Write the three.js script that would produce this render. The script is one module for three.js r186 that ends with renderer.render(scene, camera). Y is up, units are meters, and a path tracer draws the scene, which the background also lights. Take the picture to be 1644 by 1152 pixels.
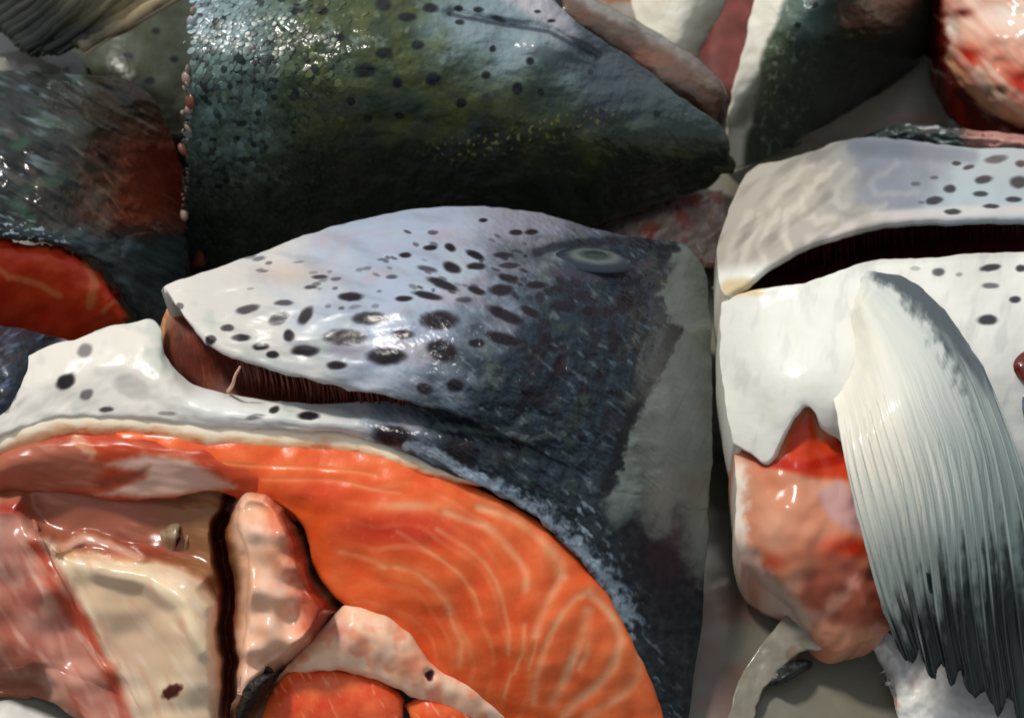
import * as THREE from 'three';
import { mergeGeometries } from 'three/addons/utils/BufferGeometryUtils.js';

// ---------------------------------------------------------------- camera, sky, sun, exposure
const scene = new THREE.Scene();
const DEG = Math.PI / 180, PITCH = 50, FOV = 30, DIST = 0.42;
const camera = new THREE.PerspectiveCamera(FOV, 1024 / 717, 0.02, 20);
camera.position.set(0, DIST * Math.sin(PITCH * DEG), DIST * Math.cos(PITCH * DEG));
camera.lookAt(0, 0, 0);
camera.updateMatrixWorld(true);
camera.focus = 0.345; camera.userData.fStop = 14;

const SUN = new THREE.Vector3(-0.44, 0.78, -0.40).normalize();
const sun = new THREE.DirectionalLight(0xfff8f0, 2.7);
sun.position.copy(SUN).multiplyScalar(2);
sun.castShadow = true; sun.shadow.radius = 15; sun.shadow.mapSize.set(2048, 2048);
Object.assign(sun.shadow.camera, { left: -0.4, right: 0.4, top: 0.4, bottom: -0.4, near: 0.5, far: 4 });
scene.add(sun, sun.target);

{ // overcast sky: three times brighter overhead than at the horizon, a grey market floor below
  const w = 128, h = 64, d = new Float32Array(w * h * 4);
  for (let j = 0; j < h; j++) for (let i = 0; i < w; i++) {
    const el = ((j + 0.5) / h - 0.5) * Math.PI, s = Math.sin(el);
    const L = s > 0 ? 0.60 * (1 + 2 * s) / 3 : 0.035, k = (j * w + i) * 4;
    d[k] = L * 0.93; d[k + 1] = L * 1.0; d[k + 2] = L * 1.09; d[k + 3] = 1;
  }
  const t = new THREE.DataTexture(d, w, h, THREE.RGBAFormat, THREE.FloatType);
  t.mapping = THREE.EquirectangularReflectionMapping; t.magFilter = t.minFilter = THREE.LinearFilter; t.needsUpdate = true;
  scene.background = t; scene.environment = t;
}
const renderer = new THREE.WebGLRenderer({ antialias: true });
renderer.toneMapping = THREE.LinearToneMapping;
renderer.toneMappingExposure = 1.1;
renderer.shadowMap.enabled = true;

// ---------------------------------------------------------------- helpers
let seed = 1234567;
const rnd = () => { seed |= 0; seed = seed + 0x6D2B79F5 | 0; let t = Math.imul(seed ^ seed >>> 15, 1 | seed); t = t + Math.imul(t ^ t >>> 7, 61 | t) ^ t; return ((t ^ t >>> 14) >>> 0) / 4294967296; };
const clamp = (x, a = 0, b = 1) => Math.min(b, Math.max(a, x));
const ss = (a, b, x) => { const t = clamp((x - a) / (b - a)); return t * t * (3 - 2 * t); };
const lerp = (a, b, t) => a + (b - a) * t;
const mx = (a, b, t) => { t = clamp(t); return [a[0] + (b[0] - a[0]) * t, a[1] + (b[1] - a[1]) * t, a[2] + (b[2] - a[2]) * t]; };
const mul = (a, k) => [a[0] * k, a[1] * k, a[2] * k];
// value-gradient noise on a seeded lattice
const PERM = new Uint8Array(512), GX = new Float32Array(256), GY = new Float32Array(256);
for (let i = 0; i < 256; i++) { PERM[i] = i; const a = rnd() * 6.2832; GX[i] = Math.cos(a); GY[i] = Math.sin(a); }
for (let i = 255; i > 0; i--) { const j = Math.floor(rnd() * (i + 1)), t = PERM[i]; PERM[i] = PERM[j]; PERM[j] = t; }
for (let i = 0; i < 256; i++) PERM[256 + i] = PERM[i];
function ns(x, y) {
  const xi = Math.floor(x), yi = Math.floor(y), fx = x - xi, fy = y - yi, X = xi & 255, Y = yi & 255;
  const u = fx * fx * fx * (fx * (fx * 6 - 15) + 10), v = fy * fy * fy * (fy * (fy * 6 - 15) + 10);
  const g = (a, b, dx, dy) => { const k = PERM[PERM[a & 255] + (b & 255)]; return GX[k] * dx + GY[k] * dy; };
  return 1.5 * lerp(lerp(g(X, Y, fx, fy), g(X + 1, Y, fx - 1, fy), u), lerp(g(X, Y + 1, fx, fy - 1), g(X + 1, Y + 1, fx - 1, fy - 1), u), v);
}
const fb = (x, y, o = 4) => { let s = 0, a = 0.5; for (let i = 0; i < o; i++) { s += a * ns(x, y); x = x * 2.03 + 17.1; y = y * 2.03 + 5.7; a *= 0.5; } return s; };
// noise stretched along a direction (degrees in the drawing)
const dirn = (x, y, deg, l, w, o = 3) => { const c = Math.cos(deg * DEG), s = Math.sin(deg * DEG); return fb((x * c + y * s) / l, (-x * s + y * c) / w, o); };
// distance to a polyline
function dline(x, y, p) {
  let m = 1e9;
  for (let i = 0; i + 1 < p.length; i++) {
    const ax = p[i][0], ay = p[i][1], bx = p[i + 1][0] - ax, by = p[i + 1][1] - ay;
    const t = clamp(((x - ax) * bx + (y - ay) * by) / (bx * bx + by * by + 1e-9)), dx = x - ax - bx * t, dy = y - ay - by * t;
    const d = dx * dx + dy * dy; if (d < m) m = d;
  }
  return Math.sqrt(m);
}
function inpoly(x, y, p) { let c = false; for (let i = 0, j = p.length - 1; i < p.length; j = i++) if ((p[i][1] > y) !== (p[j][1] > y) && x < (p[j][0] - p[i][0]) * (y - p[i][1]) / (p[j][1] - p[i][1]) + p[i][0]) c = !c; return c; }
const pol = (x, y, p, soft = 10) => { const d = dline(x, y, [...p, p[0]]) * (inpoly(x, y, p) ? 1 : -1); return ss(-soft, soft, d); };
const spotv = (x, y, L) => { let m = 0; for (const q of L) { const r = Math.max(q[2], q[3]) * 1.7, dx = x - q[0], dy = y - q[1]; if (dx > r || dx < -r || dy > r || dy < -r) continue; const a = (q[4] || 0) * DEG, c = Math.cos(a), s = Math.sin(a); const u = (dx * c + dy * s) / q[2], v = (-dx * s + dy * c) / q[3]; const d = Math.sqrt(u * u + v * v) + 0.09 * ns(x / 12 + q[0], y / 12); m = Math.max(m, (1 - ss(0.6, 1.2, d)) * (q[5] ?? 1)); } return m; };
const blob = (x, y, cx, cy, rx, ry) => { const u = (x - cx) / rx, v = (y - cy) / ry; return Math.exp(-(u * u + v * v)); };

// a point of the drawing (1644 x 1152 layout) at a height of h centimetres over the tray
const _v = new THREE.Vector3();
function W(x, y, h) {
  _v.set(x / 1644 * 2 - 1, 1 - y / 1152 * 2, 0.5).unproject(camera).sub(camera.position);
  const k = (h / 100 - camera.position.y) / _v.y;
  return new THREE.Vector3(camera.position.x + _v.x * k, h / 100, camera.position.z + _v.z * k);
}
// thin-plate spline through scattered heights
function TPS(P) {
  const n = P.length, N = n + 3, A = [], U = r2 => r2 < 1e-9 ? 0 : 0.5 * r2 * Math.log(r2);
  const q = P.map(p => [p[0] / 300, p[1] / 300]);
  for (let i = 0; i < N; i++) A.push(new Float64Array(N + 1));
  for (let i = 0; i < n; i++) {
    for (let j = 0; j < n; j++) A[i][j] = U((q[i][0] - q[j][0]) ** 2 + (q[i][1] - q[j][1]) ** 2) + (i === j ? 0.004 : 0);
    A[i][n] = A[n][i] = 1; A[i][n + 1] = A[n + 1][i] = q[i][0]; A[i][n + 2] = A[n + 2][i] = q[i][1]; A[i][N] = P[i][2];
  }
  for (let c = 0; c < N; c++) {
    let b = c; for (let r = c + 1; r < N; r++) if (Math.abs(A[r][c]) > Math.abs(A[b][c])) b = r;
    [A[c], A[b]] = [A[b], A[c]];
    for (let r = 0; r < N; r++) if (r !== c) { const f = A[r][c] / A[c][c]; if (f) for (let k = c; k <= N; k++) A[r][k] -= f * A[c][k]; }
  }
  const w = A.map((r, i) => r[N] / r[i]);
  return (x, y) => { const X = x / 300, Y = y / 300; let s = w[n] + w[n + 1] * X + w[n + 2] * Y; for (let i = 0; i < n; i++) s += w[i] * U((X - q[i][0]) ** 2 + (Y - q[i][1]) ** 2); return s; };
}
// Catmull-Rom over an array of small vectors, t in 0..1
function cr(P, t) {
  const n = P.length - 1; if (n === 0) return P[0];
  const x = clamp(t) * n, i = Math.min(n - 1, Math.floor(x)), f = x - i;
  const b = P[i].length === 2 ? [P[i][0], P[i][1], 0] : P[i], z = v => v && (v.length === 2 ? [v[0], v[1], 0] : v), c = z(P[i + 1]), a = z(P[i - 1]) || b.map((v, k) => 2 * v - c[k]), d = z(P[i + 2]) || c.map((v, k) => 2 * v - b[k]);
  return b.map((v, k) => 0.5 * (2 * v + (c[k] - a[k]) * f + (2 * a[k] - 5 * v + 4 * c[k] - d[k]) * f * f + (3 * v - a[k] - 3 * c[k] + d[k]) * f * f * f));
}
function texOf(fn, w, h, srgb) {
  const d = new Uint8Array(w * h * 4);
  for (let j = 0; j < h; j++) for (let i = 0; i < w; i++) { const c = fn(i / (w - 1), j / (h - 1)), k = (j * w + i) * 4; d[k] = clamp(c[0], 0, 255); d[k + 1] = clamp(c[1], 0, 255); d[k + 2] = clamp(c[2], 0, 255); d[k + 3] = 255; }
  const t = new THREE.DataTexture(d, w, h); t.magFilter = t.minFilter = THREE.LinearFilter; t.wrapS = t.wrapT = THREE.ClampToEdgeWrapping;
  if (srgb) t.colorSpace = THREE.SRGBColorSpace; t.needsUpdate = true; return t;
}
const used = {};
const numbered = n => { const k = used[n] = (used[n] ?? -1) + 1; return k ? n + '_' + String(k).padStart(3, '0') : n; };
function shade(o) { o.traverse(m => { if (m.isMesh) { m.castShadow = true; m.receiveShadow = true; } }); return o; }
function thing(name, label, category, group, at) {
  const g = new THREE.Group(); g.name = numbered(name); g.userData = { label, category }; if (group) g.userData.group = group;
  if (at) g.position.copy(at); scene.add(g); g.updateMatrixWorld(true); return g;
}
function put(name, geo, mat, parent, label) {
  const m = new THREE.Mesh(geo, mat); m.name = name; m.castShadow = m.receiveShadow = true;
  if (parent && parent !== scene) { geo.translate(-parent.userData.ox || 0, 0, -parent.userData.oz || 0); }
  if (label) m.userData.label = label;
  (parent || scene).add(m); return m;
}
/* A solid sheet of flesh, skin or bone. rows: curves across the sheet, each a list of [x, y, dh];
   H gives the height of the body below; thick is its thickness in cm; drop lists the borders
   (t, b, l, r) whose surface runs on down to the tray. */
function sheet(name, parent, o) {
  const { rows, H = () => 0, thick = 0.3, drop = '', paint, bump, mat = {}, nu = 90, nv = 60, disp, label, tex = 0.75 } = o;
  const wob = o.wob ?? 1, pt = (s, t) => { const q = cr(rows.map(r => { const v = cr(r, s); return [v[0], v[1], v[2] || 0]; }), t), x = q[0], y = q[1]; q[0] += wob * (3.4 * fb(x / 26, y / 26, 2) + 3 * ns(x / 80, y / 80)); q[1] += wob * (3.4 * fb(x / 26 + 40, y / 26, 2) + 3 * ns(x / 80 + 9, y / 80)); if (o.flat) q[2] = -0.07 * (1 - ss(0, 0.08, Math.min(s, 1 - s, t, 1 - t))); return q; };
  const hh = typeof H === 'function' ? H : () => H;
  const warp = x => lerp(x, x * x * (3 - 2 * x), 0.55);
  const pos = (s, t) => { const q = pt(s, t); return W(q[0], q[1], Math.max(o.min ?? 0.15, hh(q[0], q[1]) + (q[2] || 0) + (disp ? disp(q[0], q[1], s, t) : 0))); };
  // sample, with the dropped borders as extra rows
  const S = [], T = []; const K = 7;
  if (drop.includes('l')) for (let k = K; k > 0; k--) S.push([0, k / K]);
  for (let i = 0; i <= nu; i++) S.push([warp(i / nu), 0]);
  if (drop.includes('r')) for (let k = 1; k <= K; k++) S.push([1, k / K]);
  if (drop.includes('t')) for (let k = K; k > 0; k--) T.push([0, k / K]);
  for (let j = 0; j <= nv; j++) T.push([warp(j / nv), 0]);
  if (drop.includes('b')) for (let k = 1; k <= K; k++) T.push([1, k / K]);
  const cen = pos(0.5, 0.5), nx = S.length, ny = T.length, F = [], uv = [];
  const tuck = o.tuck ?? 0.22, floor = (o.floor ?? 0.12) / 100;
  for (const [t, ft] of T) for (const [s, fs] of S) {
    const p = pos(s, t), f = 1 - (1 - fs) * (1 - ft);
    if (f > 0) { const drp = Math.max(0, p.y - floor), e = Math.sin(f * Math.PI / 2); const dx = cen.x - p.x, dz = cen.z - p.z, dl = Math.hypot(dx, dz) + 1e-6, m = (1 - Math.cos(f * Math.PI / 2)) * drp * tuck; p.x += dx / dl * m; p.z += dz / dl * m; p.y -= drp * lerp(f, e, 0.35); }
    F.push(p); uv.push(s, t);
  }
  const N = F.map(() => new THREE.Vector3()), a = new THREE.Vector3(), b = new THREE.Vector3();
  for (let j = 0; j < ny; j++) for (let i = 0; i < nx; i++) {
    const k = j * nx + i; a.subVectors(F[j * nx + Math.min(nx - 1, i + 1)], F[j * nx + Math.max(0, i - 1)]); b.subVectors(F[Math.max(0, j - 1) * nx + i], F[Math.min(ny - 1, j + 1) * nx + i]);
    N[k].crossVectors(a, b).normalize(); if (!(N[k].lengthSq() > 0.5)) N[k].set(0, 1, 0);
  }
  const th = (typeof thick === 'number' ? thick : 0.3) / 100, r = th * 0.5, P = [], UV = [];
  const Dmin = new Float32Array(nx * ny).fill(1);
  for (let j = 0; j < ny; j++) { let d = 0; for (let i = 0; i < nx; i++) { if (i) d += F[j * nx + i].distanceTo(F[j * nx + i - 1]); Dmin[j * nx + i] = Math.min(Dmin[j * nx + i], d); } d = 0; for (let i = nx - 1; i >= 0; i--) { if (i < nx - 1) d += F[j * nx + i].distanceTo(F[j * nx + i + 1]); Dmin[j * nx + i] = Math.min(Dmin[j * nx + i], d); } }
  for (let i = 0; i < nx; i++) { let d = 0; for (let j = 0; j < ny; j++) { if (j) d += F[j * nx + i].distanceTo(F[j * nx - nx + i]); Dmin[j * nx + i] = Math.min(Dmin[j * nx + i], d); } d = 0; for (let j = ny - 1; j >= 0; j--) { if (j < ny - 1) d += F[j * nx + i].distanceTo(F[j * nx + nx + i]); Dmin[j * nx + i] = Math.min(Dmin[j * nx + i], d); } }
  for (let side = 0; side < 2; side++) for (let k = 0; k < nx * ny; k++) {
    const e = clamp(Dmin[k] / r), c = r * (1 - Math.sqrt(1 - (1 - e) * (1 - e)));
    const off = side ? -th + c : -c; P.push(F[k].x + N[k].x * off, Math.max(0.0006, F[k].y + N[k].y * off), F[k].z + N[k].z * off); UV.push(uv[2 * k], uv[2 * k + 1]);
  }
  const I = [], M = nx * ny;
  for (let j = 0; j < ny - 1; j++) for (let i = 0; i < nx - 1; i++) { const k = j * nx + i; I.push(k, k + nx, k + 1, k + 1, k + nx, k + nx + 1); I.push(M + k, M + k + 1, M + k + nx, M + k + 1, M + k + nx + 1, M + k + nx); }
  const wall = (p, q) => I.push(p, q, M + p, q, M + q, M + p);
  for (let i = 0; i < nx - 1; i++) { wall(i, i + 1); wall((ny - 1) * nx + i + 1, (ny - 1) * nx + i); }
  for (let j = 0; j < ny - 1; j++) { wall((j + 1) * nx, j * nx); wall(j * nx + nx - 1, (j + 1) * nx + nx - 1); }
  const g = new THREE.BufferGeometry(); g.setAttribute('position', new THREE.Float32BufferAttribute(P, 3)); g.setAttribute('uv', new THREE.Float32BufferAttribute(UV, 2)); g.setIndex(I); g.computeVertexNormals();
  const prm = { roughness: 0.28, specularIntensity: 0.5, clearcoatRoughness: 0.1, ...mat };
  // texture size from the lengths of the sheet's sides
  const len = L => { let d = 0; for (let i = 1; i < L.length; i++) d += Math.hypot(L[i][0] - L[i - 1][0], L[i][1] - L[i - 1][1]); return d; };
  const midc = rows.map(q => cr(q, 0.5)), tw = Math.round(clamp(Math.max(...rows.map(len)) * tex, 48, 1100)), thh = Math.round(clamp(Math.max(len(midc), len(rows.map(q => q[0])), len(rows.map(q => q[q.length - 1]))) * tex, 48, 1100));
  const GN = 72, GC = []; for (let j = 0; j <= GN; j++) { const cols = []; for (let i = 0; i <= GN; i++) cols.push(pt(i / GN, j / GN)); GC.push(cols); }
  const pg = (s, t) => { const u = Math.min(s * GN, GN - 1e-6), v = Math.min(t * GN, GN - 1e-6), i = u | 0, j = v | 0, a = u - i, b = v - j, A = GC[j][i], B = GC[j][i + 1], C = GC[j + 1][i], D = GC[j + 1][i + 1]; return [lerp(lerp(A[0], B[0], a), lerp(C[0], D[0], a), b), lerp(lerp(A[1], B[1], a), lerp(C[1], D[1], a), b)]; };
  if (paint) prm.map = texOf((s, t) => { const q = pg(s, t); return paint(q[0], q[1], s, t); }, tw, thh, true);
  if (bump) { prm.bumpMap = texOf((s, t) => { const q = pg(s, t), v = bump(q[0], q[1], s, t) * 255; return [v, v, v]; }, tw, thh, false); prm.bumpScale = o.bumpScale ?? 0.0012; }
  const m = put(name, g, new THREE.MeshPhysicalMaterial(prm), parent, label);
  m.__px = pt; m.__at = (s, t) => ({ p: pos(s, t), n: (() => { const e = 0.004, x = pos(clamp(s + e), t).sub(pos(clamp(s - e), t)), y = pos(s, clamp(t - e)).sub(pos(s, clamp(t + e))); return x.cross(y).normalize(); })() });
  return m;
}
// tapered tube through drawing points [x, y, h, radius in cm]
function tube(name, parent, P, mat, seg = 24, rad = 8, flat = 1, tint) {
  const c = new THREE.CatmullRomCurve3(P.map(p => W(p[0], p[1], p[2]))), R = P.map(p => [p[3] / 100]), pos = [], uv = [], I = [];
  const fr = c.computeFrenetFrames(seg, false);
  for (let i = 0; i <= seg; i++) { const t = i / seg, p = c.getPoint(t), r = Math.max(0.00005, cr(R, t)[0]);
    for (let k = 0; k <= rad; k++) { const a = k / rad * 2 * Math.PI, u = Math.cos(a) * r, v = Math.sin(a) * r * flat; pos.push(p.x + fr.normals[i].x * u + fr.binormals[i].x * v, Math.max(0.0006, p.y + fr.normals[i].y * u + fr.binormals[i].y * v), p.z + fr.normals[i].z * u + fr.binormals[i].z * v); uv.push(t, k / rad); } }
  for (let i = 0; i < seg; i++) for (let k = 0; k < rad; k++) { const q = i * (rad + 1) + k; I.push(q, q + 1, q + rad + 1, q + 1, q + rad + 2, q + rad + 1); }
  for (const [e, f] of [[0, 1], [seg, 0]]) { const b = pos.length / 3, p = c.getPoint(e / seg); pos.push(p.x, p.y, p.z); uv.push(e / seg, 0.5); for (let k = 0; k < rad; k++) { const q = e * (rad + 1) + k; f ? I.push(b, q + 1, q) : I.push(b, q, q + 1); } }
  const g = new THREE.BufferGeometry(); g.setAttribute('position', new THREE.Float32BufferAttribute(pos, 3)); g.setAttribute('uv', new THREE.Float32BufferAttribute(uv, 2)); g.setIndex(I); g.computeVertexNormals();
  if (tint) { const C = [], k = new THREE.Color(); for (let i = 0; i < uv.length; i += 2) { const c = tint(uv[i]); k.setRGB(c[0] / 255, c[1] / 255, c[2] / 255, THREE.SRGBColorSpace); C.push(k.r, k.g, k.b); } g.setAttribute('color', new THREE.Float32BufferAttribute(C, 3)); }
  return name ? put(name, g, mat, parent) : g;
}
const wet = (c, o = {}) => new THREE.MeshPhysicalMaterial({ color: new THREE.Color(`rgb(${c[0]},${c[1]},${c[2]})`), roughness: 0.5, specularIntensity: 0.4, clearcoat: 0.4, clearcoatRoughness: 0.12, ...o });

// ---------------------------------------------------------------- the tray
{
  const T = 0.9, n = 1400;
  const map = texOf((s, t) => {
    const x = s * 1800, y = t * 1800; let c = mx([92, 89, 75], [114, 111, 97], 0.5 + fb(x / 160, y / 160, 5));
    c = mx(c, [60, 54, 40], ss(0.05, 0.35, fb(x / 90 + 9, y / 60, 4)) * 0.6);
    c = mx(c, [104, 58, 48], ss(0.14, 0.4, fb(x / 70 + 40, y / 70, 4)) * 0.45);
    return mx(c, [112, 110, 102], ss(0.22, 0.42, fb(x / 14, y / 14, 3)) * 0.3);
  }, n, n, true);
  const bmp = texOf((s, t) => { const v = 128 + 120 * fb(s * 60, t * 60, 5); return [v, v, v]; }, 700, 700, false);
  const g = new THREE.BoxGeometry(T, 0.02, T); g.translate(0, -0.01, -0.02);
  const m = put('tray_surface', g, new THREE.MeshPhysicalMaterial({ map, bumpMap: bmp, bumpScale: 0.0012, roughness: 0.42, clearcoat: 0.35, clearcoatRoughness: 0.25 }), scene);
  m.userData = { kind: 'structure', label: 'wet grey stained tray under the fish pieces' };
  const tb = put('table_top', new THREE.BoxGeometry(6, 0.04, 6).translate(0, -0.042, 0), new THREE.MeshStandardMaterial({ color: new THREE.Color().setRGB(0.09, 0.09, 0.085), roughness: 0.6 }), scene);
  tb.userData = { kind: 'structure', label: 'dark grey table below the tray' };
}

// ================================================================ 1. the cut head in the middle
const HEADS = 'cut salmon heads laid out on the tray';
const H0 = TPS([[258, 462, 5.9], [400, 412, 6.3], [400, 500, 6.7], [345, 555, 6.4], [530, 365, 6.3], [530, 480, 7.2], [500, 600, 6.8], [690, 338, 6.0], [690, 420, 7.2], [690, 540, 7.6], [690, 650, 6.9], [850, 340, 5.3], [850, 430, 6.9], [850, 560, 7.3], [850, 690, 6.4], [950, 375, 5.2], [950, 480, 6.6], [960, 620, 6.5], [950, 740, 5.7], [1060, 390, 4.4], [1060, 500, 5.4], [1060, 640, 5.2], [1050, 800, 4.6], [1133, 450, 3.2], [1141, 600, 2.8], [1137, 780, 2.4], [1120, 950, 1.6], [1098, 1150, 0.7],
  [0, 700, 4.8], [130, 668, 5.3], [350, 690, 5.5], [580, 703, 5.7], [680, 742, 5.7], [775, 783, 5.4], [845, 822, 5.0], [910, 880, 4.4], [965, 935, 3.8], [1005, 1000, 3.0], [1045, 1080, 2.2], [1075, 1160, 1.2], [130, 540, 5.7], [255, 512, 6.0], [30, 620, 5.2]]);
const SP0 = [[563, 476, 18, 6], [593, 511, 25, 9], [553, 541, 30, 11], [620, 572, 29, 12], [705, 514, 28, 13], [646, 537, 17, 6], [710, 563, 23, 14, 20], [540, 586, 15, 6], [808, 544, 27, 8, 15], [765, 551, 12, 6], [811, 506, 30, 8, 25], [851, 500, 16, 6, 25], [805, 465, 18, 8], [711, 456, 24, 6, 22], [686, 474, 22, 5, 12], [725, 429, 14, 7, 22], [685, 431, 15, 4, 12, .7], [648, 479, 13, 4], [628, 444, 9, 3, 0, .6], [650, 409, 9, 4], [691, 397, 10, 4], [723, 397, 9, 5, 30], [763, 409, 15, 5, 25], [765, 427, 14, 5], [816, 446, 15, 5, 15], [808, 409, 14, 4, 0, .8], [818, 426, 15, 4, 0, .8], [861, 457, 16, 5], [895, 464, 12, 4, 15], [903, 491, 18, 8], [948, 499, 17, 7], [1003, 484, 17, 15], [875, 544, 13, 9, 40], [985, 547, 9, 20], [765, 466, 14, 5, 20], [745, 481, 12, 4, 0, .6], [935, 474, 13, 7], [975, 501, 10, 8], [730, 619, 13, 9], [681, 624, 12, 8], [898, 591, 10, 12], [850, 631, 13, 10], [855, 585, 16, 14, 0, .5], [397, 496, 17, 6, -12, .75], [365, 526, 10, 5, 0, .8], [387, 542, 14, 5], [418, 556, 12, 5], [437, 569, 9, 5], [447, 511, 16, 8, -25, .8], [490, 507, 8, 15, 35, .9], [463, 539, 8, 8], [489, 563, 20, 8], [455, 486, 14, 4, 0, .7], [513, 444, 12, 3, 0, .8], [498, 461, 10, 3, 0, .7], [338, 544, 8, 6], [288, 491, 6, 5, 0, .6], [828, 373, 10, 4], [853, 372, 10, 4], [776, 353, 7, 3], [695, 373, 8, 3, 0, .6],
  // collar
  [105, 613, 15, 10, -30], [136, 562, 12, 9, -30, .5], [138, 634, 11, 7, -35, .6], [170, 658, 11, 4, 0, .8], [268, 664, 14, 3, 0, .4], [440, 657, 8, 5, -20, .9], [495, 667, 16, 6], [410, 669, 14, 4, -10, .5], [632, 700, 30, 15, 8], [740, 722, 24, 19, 25], [830, 716, 10, 7], [480, 700, 10, 4, 0, .4], [210, 620, 26, 16, 20, .18]];
for (const q of SP0) { q[2] *= 1.18; q[3] *= 1.25; }
for (let k = 0; k < 70; k++) { const x = 820 + 230 * rnd(), y = 440 + 250 * rnd(); if (x + 0.2 * (y - 440) > 1070) continue; SP0.push([x, y, 5 + 7 * rnd(), 4 + 4 * rnd(), 30 + 50 * rnd(), .35 + .55 * rnd()]); }
for (let k = 0; k < 22; k++) SP0.push([400 + 230 * rnd(), 405 + 90 * rnd(), 4 + 8 * rnd(), 2 + 2 * rnd(), -8, .2 + .4 * rnd()]);
for (let k = 0; k < 40; k++) SP0.push([600 + 260 * rnd(), 370 + 100 * rnd(), 3 + 6 * rnd(), 2 + 2 * rnd(), 20, .2 + .5 * rnd()]);
const PALE = [[1095, 380], [1070, 440], [1060, 480], [1085, 530], [1045, 610], [1012, 680], [985, 760], [962, 795], [985, 845], [1025, 825], [1055, 860], [1088, 830], [1110, 900], [1128, 960], [1170, 930], [1170, 380]];
const PLINE = [[1085, 528], [1062, 580], [1040, 618], [1022, 655], [1003, 690], [990, 740], [972, 785]];
function skin0(x, y) {
  const w1 = fb(x / 60, y / 60, 4), w2 = fb(x / 16 + 50, y / 16, 3);
  let c = mx([200, 196, 188], [158, 170, 187], ss(380, 620, x - (y - 480) * 0.3 + 120 * w1));
  c = mx(c, [218, 218, 212], ss(610, 655, y + 30 * w1) * (1 - ss(420, 640, x)));
  c = mx(c, [222, 216, 204], ss(330, 240, x) * 0.8);
  c = mx(c, [134, 140, 152], ss(0.0, 0.45, dirn(x, y, 15, 90, 30, 3)) * ss(330, 480, x) * 0.5);
  c = mx(c, [196, 168, 150], blob(x, y, 470, 440, 60, 18) * 0.6); c = mx(c, [168, 150, 158], ss(0.0, 0.4, fb(x / 90 + 3, y / 45, 3)) * ss(420, 560, x) * 0.5); c = mx(c, [158, 170, 160], ss(0.08, 0.4, fb(x / 70 + 23, y / 60, 3)) * 0.4);
  c = mx(c, [128, 122, 132], ss(690, 850, x) * ss(470, 380, y) * (0.7 + 0.5 * w1));
  const q = x + 0.7 * y + 110 * w1 + 40 * w2, dk = ss(1000, 1270, q) * ss(330, 420, y + (x - 800) * 0.1);
  let d = mx([23, 31, 38], [44, 55, 64], 0.5 + 1.1 * w2); d = mx(d, [58, 66, 56], ss(0, 0.4, fb(x / 45 + 7, y / 45, 3)) * 0.7);
  d = mx(d, [112, 126, 136], ss(0.14, 0.42, dirn(x, y, 40, 34, 10)) * 0.5);
  d = mx(d, [26, 28, 34], ss(0.10, 0.36, fb(x / 22 + 90, y / 22, 3)) * 0.75);
  c = mx(c, d, dk);
  c = mx(c, [30, 25, 30], spotv(x, y, SP0) * 0.97);
  // dark flank below the head, with torn bluish scales
  const fl = ss(760, 830, y + 0.25 * (x - 900)) * ss(760, 860, x);
  let f = mx([26, 32, 36], [48, 57, 60], 0.5 + 1.2 * w2);
  f = mx(f, [160, 178, 194], ss(0.12, 0.34, dirn(x, y, 46, 26, 10)) * 0.8 * ss(1060, 930, x + (y - 900) * -0.35));
  f = mx(f, [60, 42, 50], blob(x, y, 1070, 880, 60, 80) * 0.7);
  c = mx(c, f, fl);
  // paler grey-green patch along the crown
  const pe = pol(x + 20 * w2, y + 70 * w1 * ss(700, 800, y) + 16 * w1, PALE, 7 + 16 * ss(740, 820, y));
  let p = mx([96, 103, 97], [118, 126, 119], 0.5 + 1.0 * fb(x / 40, y / 80, 3)); p = mx(p, [86, 92, 82], ss(0.12, 0.4, dirn(x, y, 115, 60, 10, 2)) * 0.4);
  c = mx(c, p, pe * 0.95);
  c = mx(c, [20, 22, 24], ss(15, 4, dline(x + 8 * w2, y, PLINE) + 9 * fb(x / 12, y / 12, 2)) * 0.92);
  c = mx(c, [34, 36, 42], ss(10, 3, dline(x, y, [[862, 404], [925, 389], [1000, 386], [1085, 400]]) + 6 * w2) * 0.8);
  c = mx(c, [62, 58, 72], ss(13, 4, dline(x, y, [[890, 436], [950, 446], [1005, 440], [1045, 418]]) + 8 * w2) * 0.75);
  c = mx(c, [150, 166, 172], blob(x, y, 900, 411, 16, 8) * 0.7);
  c = mx(c, [112, 122, 116], ss(8, 2, dline(x, y + 6 * w2, [[700, 684], [780, 692], [850, 704], [905, 696]])) * 0.55);
  const sv = ss(13, 3, dline(x, y + 8 * w2, [[655, 716], [692, 724], [722, 742], [752, 764], [800, 778]]) + 10 * fb(x / 16, y / 16, 2)); c = mx(c, [178, 196, 210], sv * 0.75);  // silvery skin streak, its wet glint painted into the colour as well
  c = mx(c, [168, 186, 202], ss(24, 4, dline(x, y, [[760, 770], [850, 812], [915, 868], [970, 925], [1010, 990]]) + 30 * fb(x / 13, y / 13, 3)) * 0.6);
  return c;
}
const bump0 = (x, y) => { const k = ss(560, 900, x + 0.5 * (y - 500)); const pk = 1 - 0.75 * ss(1000, 1060, x + 0.25 * (y - 500)); return 0.5 + (0.04 + 0.28 * k * pk) * fb(x / 34, y / 34, 2) + k * pk * (0.16 * dirn(x, y, 35, 18, 7, 2) + 0.08 * fb(x / 7, y / 7, 2)); };
const head = thing('salmon', 'cut salmon head with spotted silvery gill cover and wide orange flesh face', 'salmon head', HEADS);
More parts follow.
